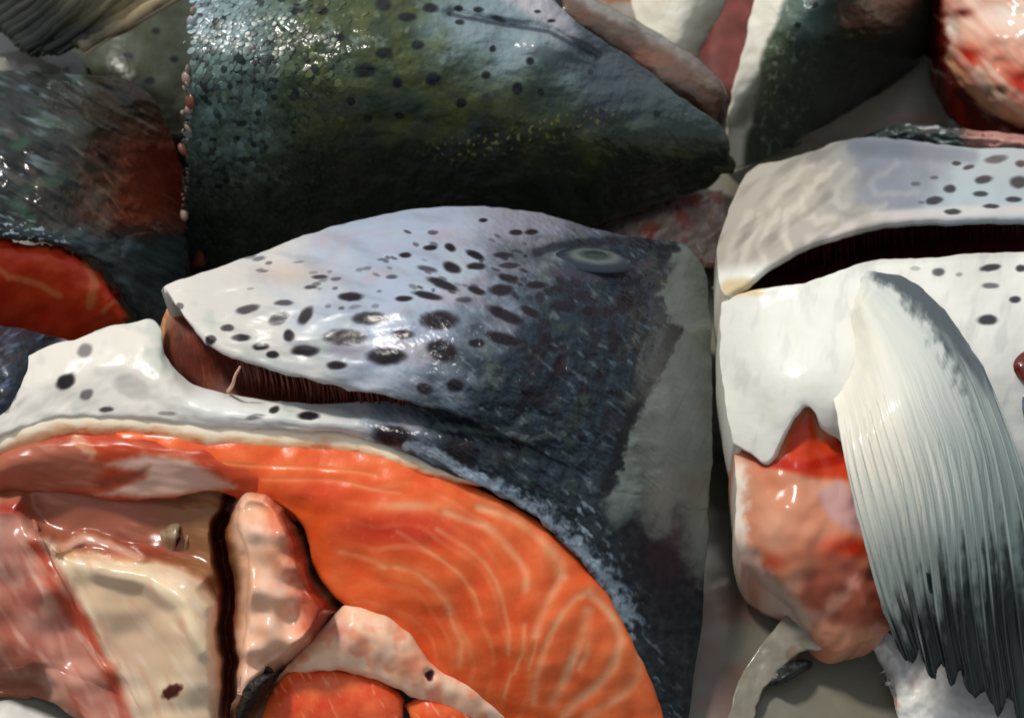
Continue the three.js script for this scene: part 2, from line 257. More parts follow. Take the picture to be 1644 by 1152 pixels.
// the gill cover and cheek, one skin from the free edge on to the crown
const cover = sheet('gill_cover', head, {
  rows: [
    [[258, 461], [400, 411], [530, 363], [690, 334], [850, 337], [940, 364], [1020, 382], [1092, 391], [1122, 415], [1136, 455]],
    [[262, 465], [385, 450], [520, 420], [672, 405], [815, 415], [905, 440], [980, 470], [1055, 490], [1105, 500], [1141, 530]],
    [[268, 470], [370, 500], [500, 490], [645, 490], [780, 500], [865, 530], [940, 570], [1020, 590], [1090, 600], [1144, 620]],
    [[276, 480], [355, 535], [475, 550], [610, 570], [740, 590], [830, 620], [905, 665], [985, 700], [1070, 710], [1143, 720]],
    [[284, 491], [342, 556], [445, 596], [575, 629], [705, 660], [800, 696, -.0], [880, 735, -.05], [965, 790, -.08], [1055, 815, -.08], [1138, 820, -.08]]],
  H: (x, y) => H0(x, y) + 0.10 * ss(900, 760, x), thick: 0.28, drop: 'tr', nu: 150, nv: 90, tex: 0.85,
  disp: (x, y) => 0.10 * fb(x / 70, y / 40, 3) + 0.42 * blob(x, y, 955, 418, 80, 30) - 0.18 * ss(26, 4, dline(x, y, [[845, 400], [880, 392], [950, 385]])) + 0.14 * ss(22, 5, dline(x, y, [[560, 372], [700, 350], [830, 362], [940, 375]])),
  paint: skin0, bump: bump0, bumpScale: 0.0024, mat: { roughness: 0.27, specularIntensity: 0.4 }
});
// the skin behind the gill slit: collar, shoulder and back
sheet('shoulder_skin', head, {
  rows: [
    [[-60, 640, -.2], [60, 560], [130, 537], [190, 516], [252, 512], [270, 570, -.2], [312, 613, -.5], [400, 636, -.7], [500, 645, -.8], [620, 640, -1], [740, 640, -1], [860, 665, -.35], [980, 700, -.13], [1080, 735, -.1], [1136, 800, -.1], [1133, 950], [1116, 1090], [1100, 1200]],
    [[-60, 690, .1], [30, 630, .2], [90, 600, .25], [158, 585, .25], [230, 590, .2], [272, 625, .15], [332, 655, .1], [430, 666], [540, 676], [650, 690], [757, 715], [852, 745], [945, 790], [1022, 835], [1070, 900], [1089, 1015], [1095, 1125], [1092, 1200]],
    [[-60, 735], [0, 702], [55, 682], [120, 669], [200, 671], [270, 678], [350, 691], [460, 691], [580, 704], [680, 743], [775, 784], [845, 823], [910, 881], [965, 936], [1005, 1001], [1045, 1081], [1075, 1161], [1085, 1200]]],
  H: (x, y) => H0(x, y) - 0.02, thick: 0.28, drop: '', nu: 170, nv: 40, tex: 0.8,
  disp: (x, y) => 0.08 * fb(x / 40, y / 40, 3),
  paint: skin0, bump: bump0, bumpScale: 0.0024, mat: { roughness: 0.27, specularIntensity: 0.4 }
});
// lower back wall of the head on the crown side, down to the tray
sheet('crown_skin', head, {
  rows: [[[1112, 770, -.6], [1112, 850, -.5], [1110, 950, -.4], [1098, 1080, -.3], [1086, 1200, -.2]], [[1108, 790, -1.3], [1108, 860, -1.1], [1105, 960, -.8], [1094, 1085, -.5], [1083, 1205, -.3]]],
  H: H0, thick: 0.25, drop: 'b', nu: 40, nv: 8, paint: skin0, tuck: 0.1
});
// gills seen through the slit
sheet('gill_chamber', head, {
  rows: [[[268, 490, -.9], [330, 520, -1.2], [450, 560, -1.0], [590, 600, -1.0], [720, 630, -.9], [820, 670, -.8]], [[262, 520, -.9], [300, 570, -1.4], [430, 610, -1.8], [580, 635, -1.5], [715, 655, -1.2], [820, 690, -.9]], [[262, 565, -.9], [290, 625, -1.6], [420, 650, -1.5], [570, 665, -1.4], [710, 680, -1.3], [820, 710, -1.1]]],
  H: H0, thick: 0.3, nu: 80, nv: 30,
  paint: (x, y) => { let c = mx([116, 48, 28], [78, 30, 18], 0.5 + fb(x / 20, y / 30, 3)); c = mx(c, [178, 134, 96], ss(300, 255, x + 0.3 * (y - 520)) * ss(600, 540, y)); return mx(c, [150, 86, 56], ss(0.1, 0.4, dirn(x, y, 80, 40, 5)) * 0.5); },
  mat: { roughness: 0.55, specularIntensity: 0.35 }
});
{
  const G = [], fm = wet([104, 46, 30], { roughness: 0.6 });
  for (let k = 0; k < 110; k++) { const t = k / 109, x = lerp(385, 740, t) + 5 * (rnd() - .5), y0 = lerp(580, 656, t) + 5 * (rnd() - .5), yb = lerp(634, 684, t) - 22 * rnd() * rnd(), h = H0(x, y0) - 0.25 * rnd(), b = 10 * (rnd() - .3); G.push(tube(null, null, [[x - 6, y0 - 8, h - 0.6, .03], [x + b * .4, (y0 + yb) / 2, h - 1.0, .025 + .02 * rnd()], [x + b, yb, h - 1.45, .008]], null, 6, 5)); }
  const m = put('gill_filaments', mergeGeometries(G), fm, head); m.userData.kind = 'stuff';
}
tube('slime_thread', head, [[366, 628, H0(366, 628) - .5, .05], [374, 616, H0(374, 616) - .1, .05], [378, 602, H0(378, 602), .04], [386, 588, H0(386, 588) + .05, .03]], wet([214, 170, 140]), 12, 6);
// the eye
{
  const eye = new THREE.Group(); eye.name = 'eye'; head.add(eye);
  let bs = 0.5, bt = 0.2, bd = 1e9; for (let i = 0; i <= 120; i++) for (let j = 0; j <= 60; j++) { const w = cover.__px(0.45 + i / 300, j / 120), d = (w[0] - 955) ** 2 + (w[1] - 416) ** 2; if (d < bd) { bd = d; bs = 0.45 + i / 300; bt = j / 120; } }
  const at = cover.__at(bs, bt), e0 = at.p.clone().addScaledVector(at.n, -0.0007), nrm = at.n.clone().lerp(new THREE.Vector3(0.1, 0.85, -0.2).normalize(), 0.25).normalize();
  const q = new THREE.Quaternion().setFromUnitVectors(new THREE.Vector3(0, 1, 0), nrm);
  eye.position.copy(e0); eye.quaternion.copy(q); eye.rotateY(0.25);
  const add = (n, g, m) => { const k = new THREE.Mesh(g, m); k.name = n; k.castShadow = k.receiveShadow = true; eye.add(k); return k; };
  const ball = new THREE.SphereGeometry(0.0080, 48, 40).scale(1.4, 0.22, 0.95), bc = [], kc = new THREE.Color(), bp = ball.attributes.position;
  for (let i = 0; i < bp.count; i++) { const r = Math.hypot(bp.getX(i) / 1.4, bp.getZ(i) / 0.95) / 0.0080 + 0.05 * ns(bp.getX(i) * 700, bp.getZ(i) * 700); let c = mx([50, 57, 56], [88, 95, 94], ss(0.30, 0.5, r)); c = mx(c, [40, 47, 56], ss(0.52, 0.8, r)); kc.setRGB(c[0] / 255, c[1] / 255, c[2] / 255, THREE.SRGBColorSpace); bc.push(kc.r, kc.g, kc.b); }
  ball.setAttribute('color', new THREE.Float32BufferAttribute(bc, 3));
  add('eyeball', ball, new THREE.MeshPhysicalMaterial({ vertexColors: true, roughness: 0.2, specularIntensity: 0.5 }));
  add('pupil', new THREE.SphereGeometry(0.0026, 24, 14).scale(1.5, 0.2, 0.9).translate(0, 0.0014, 0), wet([40, 46, 45], { roughness: 0.2 }));
}

// ---- the cut side of that head
const HF = TPS([[0, 712, 4.6], [130, 680, 5.1], [350, 700, 5.35], [580, 714, 5.5], [700, 768, 5.4], [845, 832, 4.8], [965, 945, 3.6], [1045, 1090, 2.0], [1072, 1165, 1.1], [500, 850, 4.7], [700, 900, 4.5], [850, 1000, 3.4], [600, 1030, 3.0], [700, 1100, 2.4], [900, 1160, 1.5], [540, 1160, 1.7], [200, 760, 4.6], [350, 780, 4.7], [0, 800, 3.9], [300, 1160, 1.6], [0, 1100, 1.0], [150, 950, 3.0]]);
const FAT = [
  [[[715, 822], [778, 845], [815, 878], [835, 901], [846, 921], [845, 945]], 4.5], [[[770, 812], [835, 841], [865, 861], [885, 881], [898, 901], [901, 918], [895, 941], [878, 968], [865, 995], [858, 1021]], 5], [[[885, 884], [897, 903], [900, 925]], 7],
  [[[948, 948], [925, 958], [905, 981], [885, 1015], [871, 1048], [861, 1085], [858, 1128]], 4], [[[948, 948], [968, 968], [988, 998], [995, 1028], [985, 1068], [961, 1098], [931, 1121], [905, 1150]], 5.5],
  [[[945, 981], [938, 1021], [921, 1055], [908, 1088], [891, 1128]], 6], [[[944, 1001], [941, 1048], [930, 1070]], 4], [[[1028, 1030], [1026, 1065], [1021, 1088], [1005, 1111], [971, 1131], [945, 1148]], 5],
  [[[701, 851], [745, 878], [775, 901], [795, 931], [808, 965], [815, 1005], [812, 1050]], 2.6], [[[640, 852], [671, 871], [705, 895], [735, 918], [758, 950], [770, 985]], 2], [[[635, 911], [668, 918], [698, 941], [718, 971], [725, 998], [738, 1031], [735, 1068]], 3], [[[545, 884], [568, 888], [601, 901], [615, 911]], 3], [[[821, 1080], [811, 1115]], 2], [[[841, 1001], [835, 1051], [825, 1080]], 2.2], [[[860, 1021], [848, 1075]], 2],
  [[[360, 742], [480, 748], [600, 760]], 1.6], [[[420, 765], [540, 772], [640, 790]], 1.6]];
const fatv = (x, y) => { const wx = x + 5 * ns(x / 90, y / 90), wy = y + 5 * ns(x / 90 + 9, y / 90); let m = 0; for (const [p, w] of FAT) { const d = dline(wx, wy, p); m = Math.max(m, ss(w * 2.6, 0, d) * (0.16 + w * 0.11) * (0.85 + 0.5 * ns(x / 40, y / 40)) + ss(w * 7, 0, d) * 0.16); } return m; };
function flesh(x, y) {
  let c = mx([218, 78, 30], [230, 106, 52], 0.5 + 1.1 * fb(x / 60, y / 60, 4));
  c = mx(c, [220, 112, 60], ss(840, 1040, x) * ss(930, 1050, y) * 0.5);
  c = mx(c, [186, 40, 24], blob(x, y, 640, 850, 90, 26) * 0.8 + blob(x, y, 520, 790, 90, 20) * 0.3);
  c = mx(c, [226, 168, 130], blob(x, y, 655, 812, 50, 9) * 0.7);
  const rr = Math.hypot(x - 615, y - 1085) + 26 * Math.atan2(y - 1085, x - 615) + 14 * ns(x / 80, y / 80);
  c = mx(c, [230, 138, 92], ss(0.35, 1, Math.sin(rr / 5.2)) * ss(890, 800, x - 0.2 * (y - 950)) * ss(540, 600, x) * (0.24 + 0.3 * ns(x / 50 + 4, y / 50)));
  c = mx(c, [236, 172, 128], fatv(x, y) * 0.85);
  c = mx(c, [226, 120, 66], ss(0.22, 0.42, fb(x / 12, y / 12, 3)) * 0.25);
  return c;
}
const bumpF = (x, y) => 0.5 + 0.22 * fb(x / 45, y / 45, 2) + 0.03 * fb(x / 11, y / 11, 2) - 0.06 * fatv(x, y);
const FM = { roughness: 0.26, specularIntensity: 0.5 };
// loin muscle: the big orange face
sheet('loin_flesh', head, {
  rows: [
    [[170, 682, -.12], [352, 690, -.12], [480, 690, -.12], [590, 702, -.12], [688, 740, -.12], [780, 782, -.12], [852, 822, -.12], [918, 880, -.12], [970, 936, -.12], [1010, 1000, -.12], [1050, 1080, -.12], [1080, 1165, -.12]],
    [[178, 702], [340, 722], [470, 735], [580, 752], [665, 790], [745, 835], [815, 885], [870, 942], [918, 1005], [958, 1065], [995, 1125], [1030, 1185]],
    [[186, 712], [335, 742], [455, 776], [548, 812], [630, 858], [700, 910], [760, 960], [808, 1015], [850, 1070], [885, 1120], [918, 1165], [945, 1205]],
    [[196, 722, -.15], [310, 745, -.2], [378, 786, -.3], [436, 808, -.35], [480, 850, -.4], [503, 925, -.5], [548, 975, -.3], [600, 1002, -.3], [645, 1038, -.3], [692, 1086, -.3], [745, 1108, -.3], [800, 1160, -.3], [825, 1215, -.3]]],
  H: HF, thick: 0.6, wob: 0.5, nu: 130, nv: 80, tex: 0.85, disp: (x, y) => 0.10 * fb(x / 60, y / 60, 2) - 0.02 * fatv(x, y) + 0.25 * blob(x, y, 900, 1040, 130, 120), paint: flesh, bump: bumpF, bumpScale: 0.0011, mat: FM
});
// the pale fat rim between skin and flesh
sheet('fat_rim', head, {
  rows: [[[-60, 716, -.1], [0, 684, -.08], [55, 664, -.05], [120, 652, -.05], [200, 655, -.05], [270, 662, -.05], [350, 675, -.05], [460, 676, -.05], [580, 690, -.05], [695, 732, -.05], [775, 772, -.08]], [[-60, 748, -.06], [0, 714, -.02], [55, 692], [120, 679], [200, 681], [270, 688], [350, 701], [460, 702], [580, 714], [690, 750, -.02], [780, 778, -.08]], [[-60, 780, -.25], [0, 742, -.2], [60, 718, -.16], [122, 702, -.14], [200, 704, -.14], [270, 714, -.14], [350, 728, -.14], [460, 732, -.14], [580, 740, -.14], [690, 770, -.14], [786, 784, -.14]]],
  H: (x, y) => HF(x, y) + 0.02, thick: 0.22, nu: 110, nv: 16,
  paint: (x, y, s, t) => mx(mx([236, 222, 196], [222, 166, 122], ss(0.4, 0.75, t + 0.3 * fb(x / 40, y / 12, 3))), [202, 80, 38], ss(0.66, 0.95, t + 0.3 * fb(x / 30 + 5, y / 10, 3)) * ss(20, 140, x)), mat: FM
});
// belly wall: red band, pinkish membrane hanging below it
function bandc(x, y) {
  let c = mx([168, 54, 26], [188, 70, 34], 0.5 + fb(x / 50, y / 30, 3));
  c = mx(c, [166, 104, 84], pol(x, y, [[-80, 720], [60, 706], [130, 712], [170, 750], [150, 790], [-80, 800]], 16) * 0.8);
  c = mx(c, [206, 176, 160], pol(x, y + 6 * fb(x / 20, y / 20), [[170, 745], [235, 728], [300, 735], [350, 765], [380, 780], [330, 792], [240, 800], [150, 795], [235, 765]], 9) * 0.9);
  c = mx(c, [128, 62, 42], pol(x, y, [[150, 775], [240, 748], [230, 765], [170, 790]], 8) * 0.8);
  c = mx(c, [214, 164, 130], ss(14, 2, dline(x + 12 * fb(x / 14, y / 14, 2), y, [[122, 700], [130, 712], [146, 728]])) * 0.7);
  return mx(c, [206, 160, 136], ss(0.2, 0.4, dirn(x, y, 10, 60, 16, 2)) * 0.25);
}
sheet('belly_wall', head, {
  rows: [[[-80, 755, -.3], [0, 712, -.25], [80, 688, -.2], [180, 680, -.2], [280, 692, -.2], [380, 715, -.25], [480, 745, -.4]], [[-80, 790, -.3], [0, 755], [80, 735], [180, 728, .1], [280, 735, .1], [370, 755], [475, 795, -.2]], [[-80, 815, -.9], [0, 798, -.8], [90, 796, -.7], [180, 806, -.5], [270, 806, -.4], [350, 796, -.5], [470, 842, -.6]]],
  H: HF, thick: 0.5, nu: 90, nv: 40, disp: (x, y) => 0.08 * dirn(x, y, 8, 110, 34, 2), paint: bandc, bump: (x, y) => 0.5 + 0.3 * dirn(x, y, 10, 70, 22, 2), mat: FM
});
// the throat: one flowing relief that the pieces below share
const P_MEM = [[68, 864], [130, 884], [270, 902], [328, 930], [350, 968], [358, 1060], [362, 1240], [245, 1240], [190, 1090], [140, 990], [95, 912]];
const P_COL = [[372, 806], [394, 786], [425, 790], [455, 815], [482, 870], [500, 925], [540, 982], [500, 1030], [460, 1065], [425, 1090], [395, 1140], [372, 1160], [380, 1050], [386, 960], [386, 900], [372, 845]];
const P_SIDE = [[-140, 800], [30, 800], [66, 862], [95, 912], [140, 990], [190, 1090], [245, 1240], [100, 1150], [60, 1086], [-140, 1090]];
const GROOVE = [[374, 798], [354, 848], [357, 900], [372, 950], [362, 1010], [371, 1070], [362, 1190]];
const wv = (x, y) => [x + 9 * fb(x / 44, y / 44, 2), y + 9 * fb(x / 44 + 31, y / 44, 2)];
function HC(x, y) {
  const [u, v] = wv(x, y), m = pol(u, v, P_MEM, 26), c = pol(u, v, P_COL, 19), d = pol(u, v, P_SIDE, 22);
  let h = HF(x, y) - 0.75 - 0.5 * ss(330, 420, x) * (1 - c);
  h += 0.75 * m * (1 + 0.25 * ss(26, 4, dline(x, y, [[160, 915], [235, 930], [290, 970], [330, 1040]])) - 0.30 * blob(x, y, 215, 1010, 50, 60) + 0.5 * blob(x, y, 300, 1040, 45, 130)) + 1.15 * c * (1 + 0.28 * ns(x / 52, y / 44)) + 0.85 * d * (1 + 0.35 * ns(x / 80, y / 70));
  h -= 1.4 * ss(17 + 6 * ns(x / 30, y / 40), 1, dline(u, v, GROOVE)) * (1 - 0.6 * c);
  h += 0.16 * ss(16, 3, dline(u, v, [[95, 880], [135, 862], [175, 872], [225, 896]])) + 0.10 * ns(x / 70, y / 40);
  return h;
}
function cavc(x, y) {
  const [u, v] = wv(x, y), m = pol(u, v, P_MEM, 9), c = pol(u, v, P_COL, 9), d = pol(u, v, P_SIDE, 12);
  let k = mx([150, 86, 64], [132, 90, 56], ss(200, 320, x + 60 * fb(x / 40, y / 40, 3))); k = mx(k, [190, 136, 112], ss(0.05, 0.4, dirn(x, y, 12, 90, 20, 3)) * 0.4); k = mx(k, [130, 44, 28], blob(x, y, 240, 882, 60, 22) * 0.6);
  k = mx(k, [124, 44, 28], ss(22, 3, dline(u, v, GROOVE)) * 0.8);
  k = mx(k, [214, 172, 150], ss(12, 2, dline(u, v, [[95, 880], [135, 862], [175, 872], [225, 896]])) * 0.7);
  k = mx(k, sidec(x, y), d); k = mx(k, colc(x, y), c); k = mx(k, memc(x, y), m);
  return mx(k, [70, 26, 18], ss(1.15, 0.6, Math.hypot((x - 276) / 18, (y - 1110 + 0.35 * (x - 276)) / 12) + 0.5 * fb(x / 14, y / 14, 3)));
}
const colc = (x, y) => { let c = mx([218, 166, 130], [228, 186, 162], 0.5 + 1.3 * fb(x / 30, y / 40, 3)); c = mx(c, [206, 96, 62], ss(410, 470, x - 0.30 * (y - 850) + 34 * fb(x / 25, y / 25, 3)) * 0.8); return mx(c, [136, 38, 20], ss(462, 512, x - 0.2 * (y - 950) + 20 * fb(x / 20, y / 20)) * 0.85); };
const CM = { roughness: 0.2, specularIntensity: 0.55 }, cavb = (x, y) => 0.5 + 0.3 * fb(x / 75, y / 75, 2) + 0.05 * fb(x / 20, y / 20, 2) * ss(200, 40, x);
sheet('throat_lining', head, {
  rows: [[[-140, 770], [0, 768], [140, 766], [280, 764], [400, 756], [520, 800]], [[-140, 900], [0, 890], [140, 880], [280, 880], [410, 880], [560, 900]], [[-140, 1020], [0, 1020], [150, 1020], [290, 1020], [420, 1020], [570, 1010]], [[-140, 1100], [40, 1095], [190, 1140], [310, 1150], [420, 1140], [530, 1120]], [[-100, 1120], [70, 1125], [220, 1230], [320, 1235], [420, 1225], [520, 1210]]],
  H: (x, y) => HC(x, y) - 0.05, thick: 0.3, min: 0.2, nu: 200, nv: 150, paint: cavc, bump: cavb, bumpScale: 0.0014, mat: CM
});
// small pale stub of cartilage with a dark gap
sheet('cartilage_stub', head, { rows: [[[258, 836, -.4], [274, 828, -.3], [296, 830, -.3], [314, 838, -.4]], [[240, 862, -.35], [266, 862, .1], [296, 862, .05], [328, 866, -.4]], [[254, 896, -.4], [272, 904, -.3], [296, 902, -.3], [314, 896, -.4]]], H: (x, y) => HC(x, y) + 0.02, thick: 0.3, wob: 2, nu: 26, nv: 20, disp: (x, y) => -0.16 * ss(9, 2, dline(x, y, [[297, 846], [291, 866], [287, 884]])), paint: (x, y) => { let c = mx([146, 130, 104], [118, 84, 56], 0.5 + 1.6 * fb(x / 16, y / 16, 3)); c = mx(c, [96, 78, 56], ss(298, 312, x) * 0.7); return mx(c, [20, 15, 12], ss(8, 3, dline(x, y, [[297, 848], [291, 866], [288, 882]]) + 4 * fb(x / 8, y / 8, 2))); }, mat: FM });
// the cream membrane sack
function memc(x, y) {
  let c = mx([208, 184, 148], [216, 188, 162], 0.5 + 1.1 * fb(x / 80, y / 80, 3));
  c = mx(c, [232, 210, 172], ss(20, 6, dline(x, y, [[110, 895], [180, 905], [250, 930], [300, 975], [335, 1040]])) * 0.6);
  c = mx(c, [190, 156, 122], pol(x, y, [[130, 940], [230, 945], [285, 1000], [285, 1080], [210, 1080]], 22) * 0.5);
  c = mx(c, [186, 96, 52], ss(14, 3, dline(x, y, [[95, 885], [190, 892], [285, 898], [335, 930]])) * 0.45);
  c = mx(c, [200, 138, 112], ss(0.1, 0.4, dirn(x, y, 65, 90, 26, 2)) * 0.4); c = mx(c, [224, 208, 184], ss(0.1, 0.4, dirn(x + 50, y, 50, 70, 20, 2)) * 0.5); c = mx(c, [178, 150, 132], blob(x, y, 215, 1030, 40, 50) * 0.5);
  c = mx(c, [206, 150, 126], ss(16, 2, dline(x, y, [[352, 990], [356, 1070], [356, 1160]])) * 0.5);
  return c;
}
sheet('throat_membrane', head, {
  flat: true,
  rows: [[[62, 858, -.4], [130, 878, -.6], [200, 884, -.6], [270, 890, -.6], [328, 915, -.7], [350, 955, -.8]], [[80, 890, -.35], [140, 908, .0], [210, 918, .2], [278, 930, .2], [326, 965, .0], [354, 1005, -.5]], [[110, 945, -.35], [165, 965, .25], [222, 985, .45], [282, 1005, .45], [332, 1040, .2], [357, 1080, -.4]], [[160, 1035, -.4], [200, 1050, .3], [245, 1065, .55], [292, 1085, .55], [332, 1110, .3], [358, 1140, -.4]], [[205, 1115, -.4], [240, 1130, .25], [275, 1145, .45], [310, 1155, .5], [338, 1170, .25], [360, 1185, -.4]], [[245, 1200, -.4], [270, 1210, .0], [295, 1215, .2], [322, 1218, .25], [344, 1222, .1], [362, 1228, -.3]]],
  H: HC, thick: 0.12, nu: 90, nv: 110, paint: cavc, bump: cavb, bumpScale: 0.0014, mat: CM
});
// raw side flesh, to the left of the membrane
function sidec(x, y) {
  let c = mx([168, 104, 86], [198, 150, 132], 0.5 + 1.4 * fb(x / 70, y / 90, 3));
  c = mx(c, [196, 142, 120], ss(0.1, 0.4, dirn(x, y, 60, 90, 28, 2)) * 0.6);
  c = mx(c, [168, 58, 34], ss(24, 4, dline(x + 10 * fb(x / 20, y / 20, 2), y, [[55, 880], [90, 940], [140, 1010], [185, 1085], [220, 1160]])) * 0.85);
  c = mx(c, [132, 62, 46], pol(x, y, [[-60, 985], [20, 970], [70, 1040], [70, 1080], [-60, 1085]], 18) * 0.6);
  c = mx(c, [160, 44, 30], blob(x, y, 30, 815, 70, 12) * 0.8); c = mx(c, [206, 170, 150], ss(0.1, 0.4, dirn(x + 33, y, 50, 90, 26, 2)) * 0.5); c = mx(c, [146, 66, 50], ss(0.12, 0.42, dirn(x, y + 77, 62, 110, 26, 2)) * 0.6);
  return c;
}
sheet('side_flesh', head, {
  flat: true, rows: [[[-120, 805], [-10, 806], [40, 812], [60, 852]], [[-120, 880], [-10, 875], [50, 880], [88, 900]], [[-120, 950], [0, 945], [80, 950], [125, 970]], [[-120, 1020], [20, 1015], [110, 1030], [160, 1050]], [[-120, 1085], [60, 1078], [140, 1100], [205, 1130]]],
  H: HC, thick: 0.12, nu: 90, nv: 100, paint: cavc, bump: cavb, bumpScale: 0.0014, mat: CM
});
// the pale pink column beside the gullet
sheet('flesh_column', head, {
  flat: true, rows: [[[384, 800], [400, 792], [424, 796], [445, 815]], [[380, 840], [405, 832], [445, 845], [474, 875]], [[394, 890], [418, 890], [455, 900], [488, 930]], [[394, 950], [418, 955], [460, 965], [520, 985]], [[390, 1010], [412, 1020], [450, 1030], [495, 1025]], [[384, 1070], [398, 1075], [426, 1075], [450, 1064]]],
  H: HC, thick: 0.12, nu: 50, nv: 90, paint: cavc, bump: cavb, bumpScale: 0.0014, mat: CM
});
// backbone and the tissue around it
const bonec = (x, y) => { let c = mx([226, 176, 142], [232, 196, 168], 0.5 + 1.3 * fb(x / 30, y / 30, 4)); c = mx(c, [222, 132, 100], ss(0.02, 0.35, fb(x / 40 + 30, y / 40, 3)) * 0.7); c = mx(c, [214, 112, 76], blob(x, y, 662, 1068, 24, 22) * 0.7); c = mx(c, [196, 130, 122], blob(x, y, 548, 1015, 12, 22) * 0.6); return c; };
sheet('backbone', head, {
  rows: [[[455, 1062, -.8], [510, 1000, -.5], [555, 958, -.5], [615, 975, -.4], [665, 1010, -.4], [705, 1062, -.4], [770, 1088, -.4], [840, 1140, -.5]], [[445, 1080, -.6], [525, 1040, .05], [575, 1020, .2], [620, 1035, .2], [660, 1066, .15], [710, 1100, 0], [765, 1125, -.1], [825, 1165, -.3]], [[430, 1105, -.8], [500, 1085, -.2], [560, 1088, -.1], [620, 1108, -.1], [665, 1130, -.1], [720, 1150, -.2], [765, 1175, -.3], [800, 1205, -.5]]],
  H: (x, y) => HF(x, y) + 0.02, thick: 0.7, nu: 80, nv: 40, disp: (x, y) => 0.08 * fb(x / 44, y / 44, 2) - 0.15 * blob(x, y, 690, 1083, 8, 9),
  paint: (x, y) => mx(bonec(x, y), [48, 14, 12], ss(1.2, 0.5, Math.hypot((x - 690) / 8, (y - 1083) / 11) + 0.5 * fb(x / 9, y / 9, 2))), bump: (x, y) => 0.5 + 0.3 * fb(x / 34, y / 34, 2), bumpScale: 0.001, mat: FM
});
const lobe = (x, y) => mx(mx([204, 62, 30], [222, 104, 56], 0.5 + 1.2 * fb(x / 40, y / 40, 4)), [232, 160, 120], ss(0.2, 0.4, dirn(x, y, 60, 40, 10)) * 0.5);
sheet('muscle_lobe', head, { rows: [[[430, 1115, -.5], [455, 1075, -.3], [510, 1064, -.25], [570, 1070, -.25], [625, 1092, -.25], [658, 1122, -.3]], [[405, 1170, -.3], [450, 1140, .05], [510, 1130, .15], [570, 1130, .15], [620, 1140, .1], [655, 1160, -.1]], [[395, 1215, -.3], [450, 1205, .1], [510, 1200, .2], [570, 1200, .2], [620, 1200, .2], [650, 1205, -.1]]], H: (x, y) => HF(x, y) - 0.05, thick: 0.7, nu: 50, nv: 30, paint: lobe, bump: bumpF, mat: FM });
sheet('muscle_lobe', head, { rows: [[[640, 1128, -.4], [680, 1105, -.3], [725, 1118, -.3], [770, 1140, -.3], [812, 1180, -.4]], [[655, 1170, -.1], [685, 1155, .2], [720, 1160, .2], [755, 1175, .1], [790, 1200, -.1]], [[655, 1215, -.1], [685, 1215, .1], [720, 1215, .1], [750, 1218, .1], [780, 1220, -.1]]], H: (x, y) => HF(x, y) - 0.05, thick: 0.7, nu: 40, nv: 24, paint: lobe, bump: bumpF, mat: FM });
// dark strip of kidney at the foot of the column
sheet('kidney_strip', head, { rows: [[[372, 1130, -.2], [395, 1095, .1], [420, 1078, .1], [446, 1074, -.1]], [[368, 1150, -.1], [395, 1120, .3], [425, 1098, .3], [446, 1082, 0]], [[372, 1175, -.2], [400, 1150, .0], [425, 1118, .0], [440, 1092, -.1]]], H: (x, y) => HF(x, y) + 0.2, thick: 0.4, nu: 30, nv: 14, paint: (x, y) => mx([26, 22, 20], [54, 46, 40], 0.5 + 1.4 * fb(x / 9, y / 9, 3)), bump: (x, y) => 0.5 + 0.5 * fb(x / 12, y / 12, 3), bumpScale: 0.0018, wob: 2, mat: { roughness: 0.45, specularIntensity: 0.35 } });

// ================================================================ 2. the big dark head behind it
const H1 = TPS([[290, -120, 8.0], [300, -20, 8.6], [300, 70, 8.5], [300, 150, 7.6], [300, 250, 5.4], [300, 340, 3.0], [300, 430, .6], [600, -120, 8.3], [600, -20, 8.8], [600, 60, 8.8], [600, 150, 7.9], [600, 250, 5.5], [600, 340, 3.0], [600, 430, .5], [900, -20, 7.4], [900, 60, 7.5], [900, 150, 6.8], [900, 250, 5.0], [900, 320, 3.4], [900, 390, 1.4], [1050, 120, 5.7], [1050, 180, 5.7], [1050, 260, 4.3], [1050, 328, 2.0], [1165, 205, 4.4], [1174, 240, 4.0], [1155, 290, 2.2]]);
const SP1 = [[690, 12, 14, 8], [653, 27, 16, 8], [736, 13, 8, 5], [768, 15, 9, 5], [738, 35, 8, 5], [585, 113, 19, 13], [616, 85, 15, 9], [638, 133, 9, 9], [695, 127, 14, 12], [670, 72, 11, 8], [830, 142, 9, 11], [851, 98, 7, 7], [791, 78, 6, 6], [868, 148, 6, 6], [563, 162, 7, 7], [800, 30, 13, 5, 20, .7], [863, 18, 6, 3], [885, 33, 7, 3], [948, 115, 5, 5, 0, .7], [1055, 182, 7, 6], [615, 6, 14, 12], [473, 17, 11, 7], [518, 17, 10, 7], [413, 98, 9, 8], [545, 60, 9, 7], [505, 110, 8, 7], [470, 150, 7, 6], [590, 190, 8, 7], [740, 165, 10, 8], [640, 185, 8, 6], [780, 120, 8, 7]];
for (let k = 0; k < 150; k++) { const x = 312 + 190 * Math.pow(rnd(), 0.9), y = -20 + 330 * rnd(); SP1.push([x, y, 4 + 3 * rnd(), 3 + 3 * rnd(), 0, 0.55 + .4 * rnd()]); }
